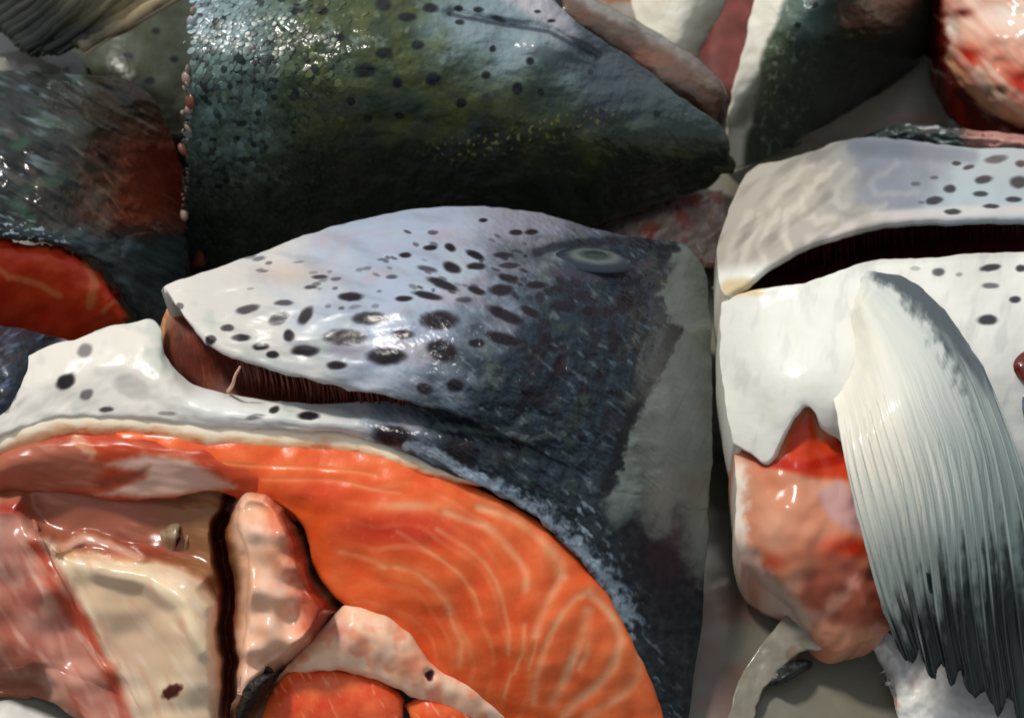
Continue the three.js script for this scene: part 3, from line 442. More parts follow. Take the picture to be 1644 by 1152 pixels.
function skin1(x, y) {
  const w1 = fb(x / 70, y / 60, 4), w2 = fb(x / 18 + 31, y / 18, 3);
  let c = mx([78, 84, 44], [54, 68, 50], 0.5 + 1.5 * w1); c = mx(c, [46, 54, 48], ss(0.0, 0.4, fb(x / 45 + 12, y / 40, 3)) * 0.6); c = mx(c, [128, 142, 138], ss(0.06, 0.36, fb(x / 36 + 52, y / 26, 3)) * ss(150, 60, y) * 0.6);
  c = mx(c, [124, 142, 148], ss(640, 760, x + 90 * w1) * ss(130, 40, y - (x - 640) * 0.20 + 60 * w1) * 0.95);
  c = mx(c, [186, 178, 184], pol(x, y, [[780, -20], [870, -20], [960, 70], [1060, 130], [1150, 190], [1120, 186], [1000, 120], [900, 55]], 10) * 0.75);
  c = mx(c, [54, 64, 71], ss(860, 960, x + 60 * w1) * ss(240, 170, y + 40 * w1) * 0.85);
  c = mx(c, [58, 72, 71], ss(1000, 1090, x) * ss(255, 215, y + 30 * w1) * 0.7);
  c = mx(c, [88, 108, 104], ss(500, 400, x + 90 * w1) * (0.85 + 0.6 * w2));
  c = mx(c, [140, 160, 168], ss(470, 330, x + 40 * w1) * ss(130, 20, y) * 0.8);
  // the back darkens to near black over the crown
  const back = ss(140, 275, y - 95 * ss(540, 400, x) - 0.06 * (x - 600) + 50 * w1 + 20 * w2);
  c = mx(c, mx([34, 36, 26], [24, 30, 28], 0.5 + w1), back * 0.94);
  c = mx(c, [150, 140, 76], ss(0.14, 0.34, fb(x / 9, y / 9, 2)) * pol(x, y, [[670, 240], [760, 215], [870, 190], [960, 170], [1000, 185], [880, 230], [720, 262]], 18) * 0.8);
  c = mx(c, [20, 24, 24], spotv(x, y, SP1) * 0.92);
  c = mx(c, [150, 158, 160], ss(9, 3, Math.abs(Math.hypot((x - 868) / 1.5, y - 68) - 15)) * 0.45);
  c = mx(c, [34, 34, 44], ss(5, 1.5, dline(x, y, [[720, 22], [800, 38], [880, 50], [960, 92]])) * 0.6);
  return c;
}
const bump1 = (x, y) => 0.5 + 0.16 * fb(x / 24, y / 19, 2) + 0.36 * fb(x / 56, y / 44, 2) + 0.07 * fb(x / 9, y / 9, 2);
const head1 = thing('salmon', 'large dark olive salmon head lying with its snout beside the open jaws', 'salmon head', HEADS);
const skinA = sheet('head_skin', head1, {
  rows: [
    [[312, -140], [450, -140], [600, -130], [740, -90], [860, -25], [935, 36], [1010, 88], [1080, 142], [1150, 191], [1168, 216]],
    [[308, -20], [450, -15], [600, -5], [740, 25], [860, 60], [940, 100], [1015, 140], [1085, 178], [1155, 208], [1172, 224]],
    [[305, 100], [450, 105], [600, 110], [740, 125], [860, 145], [945, 170], [1020, 196], [1092, 215], [1158, 230], [1175, 236]],
    [[300, 210], [450, 215], [600, 215], [740, 222], [865, 232], [950, 240], [1025, 250], [1095, 256], [1157, 254], [1174, 248]],
    [[296, 320], [450, 325], [600, 325], [740, 328], [870, 325], [955, 312], [1028, 300], [1096, 290], [1150, 278], [1171, 258]],
    [[292, 435], [450, 440], [600, 435], [740, 425], [875, 396], [960, 364], [1030, 338], [1095, 316], [1140, 298], [1164, 268]],
    [[292, 425, -.8], [450, 430, -.8], [600, 425, -.8], [740, 410, -1.2], [875, 378, -1.8], [955, 342, -2.4], [1022, 312, -2.6], [1085, 298, -2.2], [1130, 284, -1.4], [1158, 263, -.6]]],
  H: H1, thick: 0.35, drop: '', nu: 150, nv: 110, tex: 0.85, tuck: 0.25,
  disp: (x, y) => 0.14 * fb(x / 80, y / 60, 3) + 0.28 * blob(x, y, 868, 66, 34, 20) - 0.16 * ss(14, 3, dline(x, y, [[720, 22], [800, 38], [880, 50], [960, 92]])),
  paint: skin1, bump: bump1, bumpScale: 0.0036, mat: { roughness: 0.2, specularIntensity: 0.5 }
});
{ // loose scales on the neck and along the ragged cut
  const G = [], base = new THREE.SphereGeometry(1, 10, 6); const q = new THREE.Quaternion(), up = new THREE.Vector3(0, 1, 0), M = new THREE.Matrix4(), K = new THREE.Color();
  for (let j = 0; j < 58; j++) for (let i = 0; i < 26; i++) {
    const s = 0.002 + (i + (j % 2) * 0.5 + 0.5 * (rnd() - .5)) * 0.0084, t = 0.15 + (j + 0.5 * (rnd() - .5)) * 0.0112; if (rnd() < (i / 26) ** 2 * 1.0) continue;
    const a = skinA.__at(s, t), n = a.n.clone(); n.x -= 0.13; n.add(new THREE.Vector3(rnd() - .5, rnd() - .5, rnd() - .5).multiplyScalar(0.12)).normalize(); q.setFromUnitVectors(up, n);
    const r = 0.0009 + 0.0005 * rnd(); M.compose(a.p.addScaledVector(a.n, -0.00003 - 0.00008 * (i / 26)), q, new THREE.Vector3(r * 1.2, r * 0.10, r)); const g = base.clone().applyMatrix4(M), w = skinA.__px(s, t);
    const c = mul(skin1(w[0], w[1]), 0.72 + 0.5 * rnd()); K.setRGB(c[0] / 255, c[1] / 255, c[2] / 255, THREE.SRGBColorSpace);
    const C = []; for (let v = 0; v < g.attributes.position.count; v++) C.push(K.r, K.g, K.b); g.setAttribute('color', new THREE.Float32BufferAttribute(C, 3)); G.push(g);
  }
  const m = put('neck_scales', mergeGeometries(G), new THREE.MeshPhysicalMaterial({ vertexColors: true, roughness: 0.32, specularIntensity: 0.6 }), head1); m.userData.kind = 'stuff';
  // torn beads of skin and flesh along the cut edge
  const bm = [wet([150, 128, 116]), wet([150, 160, 162]), wet([110, 66, 50])];
  for (let k = 0; k < 44; k++) {
    const t = 0.15 + k * 0.0152 + 0.014 * (rnd() - .5), a = skinA.__at(0.004 * rnd(), t), r = 0.0005 + 0.0014 * rnd() ** 2; if (rnd() < 0.2) continue; q.setFromUnitVectors(up, new THREE.Vector3(-1, 1.2 * (rnd() - .4), 1.2 * (rnd() - .4)).normalize());
    const g = new THREE.SphereGeometry(r, 10, 7).scale(0.8 + rnd() * .8, 0.45 + 0.4 * rnd(), 0.8 + rnd() * 0.8); g.applyQuaternion(q); g.translate(a.p.x + 0.0006 - 0.0026 * rnd(), a.p.y - 0.0006 * rnd(), a.p.z);
    put('edge_scale', g, bm[k < 13 ? (k % 4 ? 1 : 0) : Math.floor(rnd() * 2.99) === 1 ? 0 : (rnd() < .5 ? 2 : 0)], head1);
  }
}
// the cut behind the neck
sheet('neck_cut', head1, { rows: [[[318, -120, -.2], [318, 0, -.3], [316, 110, -.4], [314, 220, -.4], [312, 330, -.3], [308, 420, 0]], [[345, -60, -2.5], [345, 60, -2.5], [340, 160, -2.2], [335, 260, -1.8], [325, 350, -1], [318, 430, 0]]], H: H1, thick: 0.4, drop: 'b', nu: 40, nv: 20, paint: (x, y) => mx([116, 44, 28], [84, 36, 26], 0.5 + fb(x / 30, y / 30, 3)), mat: FM });
// jaw with its brown skin, along the far side of the snout
sheet('lower_jaw', head1, {
  rows: [[[895, -34, -.3], [942, -8, 0], [1008, 26, .1], [1070, 60, .1], [1125, 96, 0], [1160, 132, -.1], [1172, 164, -.4]], [[905, 0, 0], [935, 24, .1], [995, 62, .15], [1055, 104, .15], [1105, 142, .1], [1140, 170, 0], [1158, 184, -.3]], [[880, 20, -.5], [930, 64, -.5], [1000, 112, -.5], [1060, 152, -.5], [1105, 180, -.5], [1135, 198, -.5], [1152, 208, -.6]]],
  H: (x, y) => H1(x, y + 30) - 0.5, thick: 0.3, drop: 't', nu: 70, nv: 24,
  paint: (x, y) => { const t = fb(x / 40, y / 30, 4); let c = mx([98, 62, 42], [88, 72, 56], 0.5 + 1.5 * t); const d = dline(x, y, [[895, -34], [942, -6], [1008, 30], [1070, 64], [1125, 100], [1166, 146]]); c = mx(c, [140, 136, 128], ss(22, 4, d + 14 * t)); c = mx(c, [70, 48, 40], ss(1070, 1150, x + 60 * t) * 0.7); return mx(c, [142, 80, 52], blob(x, y, 1020, 95, 46, 16) * 0.7); },
  bump: (x, y) => 0.5 + 0.4 * fb(x / 22, y / 16, 4), mat: { clearcoat: 0.9, clearcoatRoughness: 0.1 }
});

// ================================================================ 3. the gaping head
const H2 = TPS([[1185, 212, 2.0], [1182, 150, 3.6], [1200, 80, 4.8], [1215, 0, 5.8], [1250, 120, 4.6], [1240, 190, 2.4], [1300, 20, 6.6], [1400, 10, 5.6], [1300, 150, 3.0], [1400, 100, 2.6], [1185, 258, .4], [1300, 205, .5], [1400, 148, .5], [1490, 82, .5], [1512, 0, 1.2], [1215, -80, 6.2], [1400, -80, 6.6], [1540, -80, 2]]);
const head2 = thing('salmon', 'salmon head with gaping jaws and white lips beside the brown-jawed snout', 'salmon head', HEADS);
function skin2(x, y) {
  const w = fb(x / 50, y / 50, 4), w2 = fb(x / 14, y / 14, 3);
  let c = mx([48, 60, 52], [30, 36, 30], ss(1270, 1390, x + 60 * w));
  c = mx(c, [104, 132, 148], ss(70, 10, y + 40 * w - (x - 1240) * 0.2) * ss(1350, 1240, x) * 0.9);
  c = mx(c, [92, 100, 74], ss(1300, 1230, x + (y - 100) * 0.3 + 40 * w) * 0.6);
  c = mx(c, [150, 158, 140], ss(0.12, 0.36, fb(x / 10, y / 13, 3)) * ss(1340, 1230, x) * 0.6);
  c = mx(c, [222, 218, 204], ss(20, 6, x - (1226 - (y - 20) * 0.19) + 12 * w - Math.max(0, 90 - y) * 0.16));
  c = mx(c, [98, 100, 88], pol(x, y, [[1190, 160], [1215, 118], [1230, 122], [1220, 165], [1195, 205], [1170, 205]], 9) * 0.7);
  return mx(c, [16, 22, 22], spotv(x, y, [[1306, 7, 8, 6], [1330, 60, 7, 6], [1280, 40, 6, 5]]));
}
sheet('head_skin', head2, {
  rows: [[[1226, -90], [1290, -90], [1370, -90], [1450, -90], [1530, -90]], [[1206, 0], [1275, 0], [1350, 0], [1430, 0], [1512, 0]], [[1194, 60], [1255, 60], [1325, 62], [1405, 62], [1496, 70]], [[1182, 120], [1230, 125], [1290, 130], [1360, 125], [1425, 128]], [[1168, 185], [1205, 185], [1248, 186], [1300, 184], [1350, 180]], [[1168, 214], [1188, 224], [1212, 232], [1240, 235], [1275, 222]]],
  H: H2, thick: 0.35, drop: 'br', tuck: 0.12, nu: 70, nv: 80, disp: (x, y) => 0.1 * fb(x / 50, y / 50, 3), paint: skin2, bump: (x, y) => 0.5 + (bump1(x, y) - 0.5) * ss(1205, 1250, x + (y - 40) * 0.2), bumpScale: 0.0022, mat: { roughness: 0.26, specularIntensity: 0.4 }
});
// the other jaw, white and thick
sheet('lower_jaw', head2, {
  rows: [[[1020, -90, 0], [1075, -90, .7], [1130, -90, .7], [1195, -90, -.1]], [[1016, -10, -.2], [1065, -10, .6], [1120, -8, .6], [1172, 0, -.3]], [[1004, 50, -.3], [1055, 55, .5], [1100, 60, .5], [1140, 62, -.3]], [[1010, 100, -.4], [1050, 110, .3], [1085, 115, .3], [1120, 105, -.4]], [[1030, 140, -.6], [1060, 150, 0], [1085, 152, 0], [1108, 140, -.5]]],
  H: TPS([[1020, -90, 4.6], [1195, -90, 4.8], [1010, 60, 3.0], [1140, 60, 3.2], [1060, 150, 1.8], [1110, 140, 2]]), thick: 0.4, drop: 'l', nu: 40, nv: 50, disp: (x, y) => 0.06 * fb(x / 30, y / 40, 3),
  paint: (x, y) => { let c = mx([226, 224, 208], [214, 206, 186], 0.5 + fb(x / 40, y / 50, 4)); return mx(c, [150, 112, 104], ss(-14, 6, x - (1172 - y * 0.52) + 14 * fb(x / 20, y / 20, 3)) * 0.9); },
  bump: (x, y) => 0.5 + 0.3 * fb(x / 24, y / 30, 3), mat: { clearcoat: 0.6 }
});
sheet('mouth_lining', head2, {
  rows: [[[1130, -90, 1], [1180, -90, .2], [1240, -90, 1]], [[1110, 0, .5], [1160, 0, -.4], [1215, 0, .6]], [[1095, 70, 0], [1145, 80, -.5], [1195, 90, .3]], [[1100, 150, -.3], [1140, 165, -.4], [1180, 180, 0]]],
  H: TPS([[1130, -90, 1.4], [1240, -90, 1.6], [1110, 0, 1.0], [1215, 0, 1.3], [1140, 160, .5], [1180, 180, .6]]), thick: 0.3, nu: 30, nv: 40, paint: (x, y) => mx([124, 66, 60], [92, 50, 46], 0.5 + fb(x / 30, y / 30, 3)), mat: { roughness: 0.7, clearcoat: 0 }
});

// ================================================================ 4. the head with the pectoral fin
const H3 = TPS([[1157, 470, 4.9], [1150, 400, 4.5], [1180, 320, 4.2], [1230, 268, 4.0], [1350, 228, 4.2], [1500, 232, 4.4], [1720, 245, 4.6], [1300, 330, 5.7], [1450, 300, 6.0], [1600, 300, 6.2], [1200, 440, 5.7], [1330, 385, 6.2], [1530, 355, 6.5], [1720, 350, 6.6],
  [1158, 500, 4.8], [1250, 480, 5.8], [1400, 430, 6.1], [1644, 410, 6.2], [1165, 600, 4.4], [1250, 600, 5.9], [1400, 600, 6.2], [1600, 600, 5.7], [1720, 620, 5.0], [1182, 780, 3.6], [1260, 740, 4.7], [1350, 720, 5.0], [1190, 880, 2.9], [1300, 900, 3.3], [1420, 1000, 2.6], [1270, 980, 2.1], [1340, 1040, 1.6], [1500, 800, 4.4], [1650, 800, 3.6]]);
const head3 = thing('salmon', 'salmon head with white belly and a broad pale pectoral fin spread over it', 'salmon head', HEADS);
const SP3 = [[1500, 322, 15, 7, -8], [1525, 303, 11, 7], [1536, 262, 8, 4], [1580, 288, 16, 7, -8], [1575, 311, 13, 5], [1530, 340, 15, 5], [1592, 331, 15, 4], [1637, 292, 16, 11], [1628, 320, 14, 5], [1556, 268, 10, 4, -15], [1500, 285, 8, 3, 0, .6], [1470, 295, 8, 4, 0, .5], [1600, 255, 20, 7, -8, .8], [1480, 325, 7, 3, 0, .4], [1640, 262, 10, 6],
  [1507, 436, 11, 7, 0, .8], [1590, 429, 18, 6, -8], [1640, 430, 10, 6], [1590, 458, 15, 5, 0, .7], [1586, 513, 18, 9], [1470, 430, 9, 4, 0, .3], [1540, 440, 6, 4, 0, .4], [1630, 480, 10, 6]];
const RING3 = [[[[1345, 262], [1312, 290], [1290, 318], [1288, 342], [1310, 356], [1350, 350]], .5], [[[1285, 318], [1262, 350], [1256, 378], [1268, 398]], .55], [[[1250, 340], [1228, 372], [1222, 404], [1230, 428]], .5], [[[1222, 350], [1200, 390], [1192, 430], [1192, 455]], .5], [[[1205, 340], [1180, 385], [1168, 430]], .4], [[[1370, 275], [1345, 300], [1340, 322], [1365, 338], [1420, 330]], .3], [[[1300, 262], [1262, 300], [1235, 325]], .4], [[[1440, 262], [1400, 290], [1410, 312], [1470, 308]], .2]];
function skin3(x, y) {
  const w = fb(x / 60, y / 60, 4);
  let c = mx([166, 160, 148], [126, 132, 142], ss(1290, 1420, x - (y - 290) * 0.6 + 90 * w) * ss(380, 330, y - (x - 1400) * 0.02));
  c = mx(c, [176, 190, 192], ss(1440, 1560, x + 60 * w) * ss(370, 340, y) * 0.8);
  c = mx(c, [206, 196, 188], ss(14, 3, dline(x, y, [[1300, 385], [1400, 348], [1530, 340], [1660, 336]])) * 0.7);
  // pale rings over the thin bone
  for (const [p, k] of RING3) c = mx(c, [206, 200, 184], ss(11, 1, dline(x + 9 * fb(x / 24, y / 24, 2), y + 9 * fb(x / 24 + 7, y / 24, 2), p)) * k * ss(440, 415, y));
  c = mx(c, [118, 114, 106], ss(-0.05, 0.4, dirn(x, y, -40, 80, 24, 2)) * ss(430, 380, y) * ss(1460, 1330, x) * 0.55);
  c = mx(c, [96, 106, 116], ss(20, 4, dline(x, y, [[1370, 236], [1450, 240], [1560, 250]])) * 0.5);
  // belly
  const be = ss(400, 430, y + (x - 1400) * 0.06);
  let b = mx([218, 217, 206], [228, 228, 220], 0.5 + w); b = mx(b, [198, 198, 194], ss(0.05, 0.4, dirn(x, y, 100, 70, 26)) * 0.5);
  c = mx(c, b, be);
  c = mx(c, [206, 178, 128], ss(20, 6, dline(x, y, [[1170, 462], [1195, 460], [1215, 462]])) * 0.7);
  return mx(c, [44, 44, 48], spotv(x, y, SP3) * 0.9);
}
const bump3 = (x, y) => 0.5 + 0.2 * fb(x / 34, y / 34, 2) + 0.03 * fb(x / 9, y / 9, 2);
sheet('gill_cover', head3, {
  rows: [[[1150, 395], [1172, 325], [1212, 267], [1265, 256], [1350, 226], [1440, 222], [1560, 236], [1720, 240]], [[1150, 430], [1185, 375], [1240, 325], [1290, 305], [1370, 278], [1460, 268], [1570, 275], [1720, 280]], [[1155, 458], [1190, 425], [1245, 380], [1300, 352], [1380, 325], [1470, 315], [1575, 317], [1720, 318]], [[1165, 476], [1197, 457], [1258, 412], [1325, 382], [1400, 361], [1480, 354], [1580, 353], [1720, 350]]],
  H: (x, y) => H3(x, y) + 0.1, thick: 0.28, drop: 'tl', nu: 110, nv: 60, tex: 0.85, disp: (x, y) => 0.06 * fb(x / 70, y / 50, 2), paint: skin3, bump: bump3, bumpScale: 0.0008, mat: { roughness: 0.27, specularIntensity: 0.5 }
});
sheet('gill_chamber', head3, {
  rows: [[[1180, 420, -1.2], [1300, 350, -1.2], [1450, 320, -1.2], [1720, 320, -1.2]], [[1190, 450, -2.0], [1310, 400, -2.4], [1450, 375, -2.4], [1720, 370, -2.4]], [[1190, 485, -1.6], [1320, 450, -1.6], [1450, 430, -1.6], [1720, 420, -1.6]]],
  H: H3, thick: 0.3, nu: 60, nv: 24, paint: (x, y) => mx([86, 22, 18], [52, 14, 12], 0.5 + dirn(x, y, 85, 40, 6)), mat: { roughness: 0.4 }
});
{
  const G = [];
  for (let k = 0; k < 120; k++) { const t = k / 119, x = lerp(1260, 1700, t) + 5 * (rnd() - .5), y0 = 400 - 55 * ss(0, 0.6, t), h = H3(x, y0) - .4 * rnd(), b = 10 * (rnd() - .4); G.push(tube(null, null, [[x, y0 - 4, h - .9, .03], [x + b * .4, y0 + 20, h - 1.5, .025 + .02 * rnd()], [x + b, y0 + 48 - 16 * rnd(), h - 2.1, .008]], null, 6, 5)); }
  const m = put('gill_filaments', mergeGeometries(G), wet([72, 18, 14], { roughness: 0.6 }), head3); m.userData.kind = 'stuff';
}
sheet('belly_skin', head3, {
  rows: [
    [[1158, 482], [1196, 465], [1260, 455], [1330, 437], [1400, 416], [1500, 408], [1600, 402], [1720, 396]],
    [[1156, 560], [1200, 555], [1260, 550], [1330, 540], [1410, 525], [1510, 515], [1610, 510], [1720, 505]],
    [[1164, 640], [1205, 632], [1260, 622], [1315, 610], [1420, 620], [1520, 625], [1610, 630], [1720, 630]],
    [[1172, 690, -.05], [1208, 690], [1258, 672], [1300, 640], [1390, 690], [1510, 740], [1600, 750], [1700, 760]],
    [[1178, 716, -.1], [1206, 732, -.1], [1234, 748, -.1], [1264, 698, -.05], [1298, 656, -.05], [1322, 692, -.08], [1352, 716, -.15], [1400, 770, -.3], [1470, 820, -.5], [1570, 850, -.7], [1690, 860, -.7]]],
  H: H3, thick: 0.3, drop: 'l', nu: 110, nv: 90, tex: 0.75, disp: (x, y) => 0.07 * fb(x / 110, y / 110, 2), paint: skin3, bump: bump3, bumpScale: 0.0008, mat: { roughness: 0.27, specularIntensity: 0.5 }
});
// raw flesh showing below the tear
function pinkc(x, y) {
  let c = mx([190, 116, 84], [206, 150, 122], 0.5 + 1.0 * fb(x / 80, y / 70, 2));
  c = mx(c, [196, 60, 28], pol(x, y, [[1250, 750], [1270, 690], [1300, 660], [1315, 705], [1365, 705], [1362, 770], [1300, 765]], 8));
  c = mx(c, [168, 30, 18], ss(12, 3, dline(x, y, [[1190, 716], [1225, 742], [1290, 748], [1360, 735]])) * 0.7);
  c = mx(c, [222, 210, 196], ss(30, 8, x - 1178 + 14 * fb(x / 20, y / 20, 3)) * ss(720, 760, y));
  c = mx(c, [190, 150, 150], pol(x, y, [[1310, 790], [1345, 770], [1375, 780], [1395, 870], [1330, 830]], 10) * 0.85);
  c = mx(c, [176, 46, 20], blob(x, y, 1370, 880, 50, 18) + blob(x, y, 1230, 905, 34, 18) * 0.7);
  c = mx(c, [138, 62, 46], pol(x, y, [[1290, 920], [1340, 890], [1420, 920], [1430, 1010], [1340, 1000], [1285, 960]], 12) * 0.7);
  c = mx(c, [204, 150, 130], ss(17, 1, dline(x + 16 * fb(x / 22, y / 22, 2), y, [[1275, 985], [1320, 990], [1360, 950], [1375, 930]])) * 0.7);
  c = mx(c, [206, 180, 164], ss(24, 3, dline(x + 14 * fb(x / 22, y / 22, 2), y, [[1185, 870], [1230, 930], [1270, 975], [1290, 1000]])) * 0.8);
  return c;
}
sheet('torn_flesh', head3, {
  rows: [[[1176, 700, -.5], [1230, 690, -.5], [1290, 640, -.5], [1350, 690, -.5], [1410, 720, -.6]], [[1182, 780, -.2], [1240, 770, -.1], [1300, 765, -.1], [1360, 770, -.1], [1420, 790, -.3]], [[1180, 860, -.2], [1240, 850, .3], [1300, 845, .3], [1370, 850, .2], [1440, 870, -.2]], [[1200, 922, -.5], [1250, 925, .2], [1310, 925, .3], [1380, 930, .3], [1450, 950, -.3]], [[1262, 975, -.6], [1290, 985, -.1], [1330, 990, .1], [1390, 990, .2], [1450, 1000, -.4]], [[1300, 1020, -.5], [1320, 1040, -.3], [1345, 1046, -.1], [1385, 1030, -.1], [1430, 1015, -.5]]],
  H: H3, thick: 0.5, drop: 'lb', floor: 0.3, nu: 70, nv: 80, disp: (x, y) => 0.14 * fb(x / 50, y / 50, 2), paint: pinkc, bump: (x, y) => 0.5 + 0.3 * fb(x / 44, y / 44, 2), bumpScale: 0.001, mat: { roughness: 0.18 }
});
sheet('skin_strip', head3, {
  rows: [[[1335, 975, 1.2], [1285, 976, 1.0], [1240, 1010, .45], [1206, 1055, .12], [1180, 1110, 0], [1160, 1175, 0]], [[1335, 1010, 1.1], [1290, 1010, .9], [1252, 1036, .4], [1222, 1074, .1], [1200, 1118, .0], [1184, 1178, 0]], [[1335, 1044, .9], [1296, 1046, .7], [1262, 1062, .3], [1236, 1092, .05], [1216, 1130, .02], [1206, 1182, 0]]],
  H: () => 0.28, thick: 0.08, wob: 1.4, nu: 50, nv: 20, disp: (x, y) => 0.05 * fb(x / 40, y / 40, 2), paint: (x, y) => mx(mx([104, 100, 86], [130, 126, 112], 0.5 + fb(x / 40, y / 40, 4)), [112, 84, 66], ss(0.1, 0.4, fb(x / 50 + 8, y / 50, 3)) * 0.6), bump: bump3, mat: { clearcoat: 0.4 }
});
// the pectoral fin: membrane and separate rays
const HP = TPS([[1390, 440, 6.5], [1500, 480, 6.5], [1345, 600, 6.7], [1450, 650, 7.0], [1560, 640, 6.4], [1370, 800, 5.7], [1500, 850, 5.5], [1640, 800, 4.8], [1430, 1000, 3.3], [1550, 1040, 2.9], [1660, 1000, 2.6], [1460, 1060, 2.5], [1650, 1160, 1.5], [1700, 900, 3.4]]);
const L0 = [[1350, 490], [1336, 560], [1338, 640], [1355, 740], [1385, 860], [1415, 970], [1452, 1064]];
const R0 = [[1388, 436], [1462, 450], [1532, 512], [1588, 610], [1640, 740], [1690, 920], [1735, 1150]];
const TIP = u => cr([[1452, 1058], [1466, 1066], [1476, 1040], [1490, 1072], [1502, 1092], [1514, 1062], [1530, 1102], [1546, 1078], [1562, 1122], [1584, 1112], [1606, 1150], [1622, 1120], [1650, 1180], [1690, 1160], [1735, 1190]], u);
const finP = (u, t) => { const a = cr(L0, t), b = cr(R0, t), k = ss(0.55, 1, t), base = [lerp(a[0], b[0], u), lerp(a[1], b[1], u)]; const e = TIP(u), d = cr([L0[6], R0[6]], u); return [base[0] + (e[0] - d[0]) * k, base[1] + (e[1] - d[1]) * k]; };
const finRows = []; for (let j = 0; j <= 12; j++) { const r = []; for (let i = 0; i <= 14; i++) { const p = finP(i / 14, j / 12); r.push([p[0], p[1], 0]); } finRows.push(r); }
const NR = 17, RAYM = new THREE.MeshPhysicalMaterial({ vertexColors: true, roughness: 0.35, clearcoat: 0.8, clearcoatRoughness: 0.12 });
function finc(x, y, s, t) {
  const w = fb(s * 14, t * 5, 3), w2 = fb(x / 14, y / 30, 3);
  let c = mx([222, 218, 204], [200, 206, 198], ss(0.25, 0.85, s + 0.3 * w));
  c = mx(c, [172, 184, 176], ss(0.5, 0.8, t + 0.12 * w) * 0.8);
  c = mx(c, [126, 142, 138], ss(0.55, 0.95, s) * ss(0.3, 0.75, t) * 0.7);
  c = mx(c, [30, 36, 36], ss(0.82, 0.96, t + 0.14 * fb(s * 26, t * 2.5, 2) + 0.06 * w2 + 0.10 * s) * 0.94);
  c = mx(c, [62, 70, 76], ss(0.76, 0.90, s + 0.10 * w2 + 0.05 * w) * ss(0.0, 0.06, t) * ss(0.66, 0.36, t + 0.2 * w) * 0.85);
  return mx(c, [36, 52, 58], ss(7, 3, dline(x, y, [[1490, 925], [1497, 948]])));
}
const fin = sheet('pectoral_fin', head3, { rows: finRows, H: HP, thick: 0.10, nu: 170, nv: 80, disp: (x, y, s, t) => 0.045 * Math.abs(Math.cos(s * NR * Math.PI)) * ss(0.35, 0.8, t) + 0.25 * Math.sin(s * 3.1) * (1 - t) - 1.3 * ss(0.62, 0.1, t) * ss(0.5, 0, s) - 0.9 * ss(0.10, 0, t) * ss(0.95, 0.4, s) - 0.25 * ss(0.05, 0, t), paint: finc, bump: (x, y, s, t) => 0.5 + 0.45 * fb(s * 60, t * 3, 2) * ss(.25, .7, t) + 0.1 * fb(s * 12, t * 5, 2), bumpScale: 0.0009, mat: { roughness: 0.17, specularIntensity: 0.42 } });
for (let k = 0; k <= NR; k++) {
  const u = clamp((k + 0.15 * (rnd() - .5)) / NR, 0.01, 0.99), P = []; const ext = 0.985 + 0.03 * rnd();
  for (let j = 0; j <= 8; j++) { const t = 0.40 + (j / 8) * 0.60, q = finP(u, Math.min(1, t * ext)), rr = 0.005 + (0.045 + 0.02 * ns(k * 3.1, 1)) * ss(0.4, 0.8, t) - 0.035 * ss(0.85, 1, t); P.push([q[0] + (j === 8 ? 4 * (rnd() - .5) : 0), q[1] + (j === 8 ? 10 * rnd() : 0), HP(q[0], q[1]) - 0.08 + 0.12 * ss(.4, .6, t) + 0.25 * Math.sin(u * 3.1) * (1 - t), rr]); }
  tube('fin_ray', fin, P, RAYM, 26, 6, 0.8, v => { const t = 0.40 + v * .60; const c = mx([200, 202, 190], [150, 166, 160], ss(0.2, 0.8, u) * 0.7 + 0.5 * ss(.5, .85, t)); return mx(c, [30, 35, 35], ss(0.83, 0.97, t + 0.10 * u + 0.10 * ns(v * 5, u * 40))); });
}

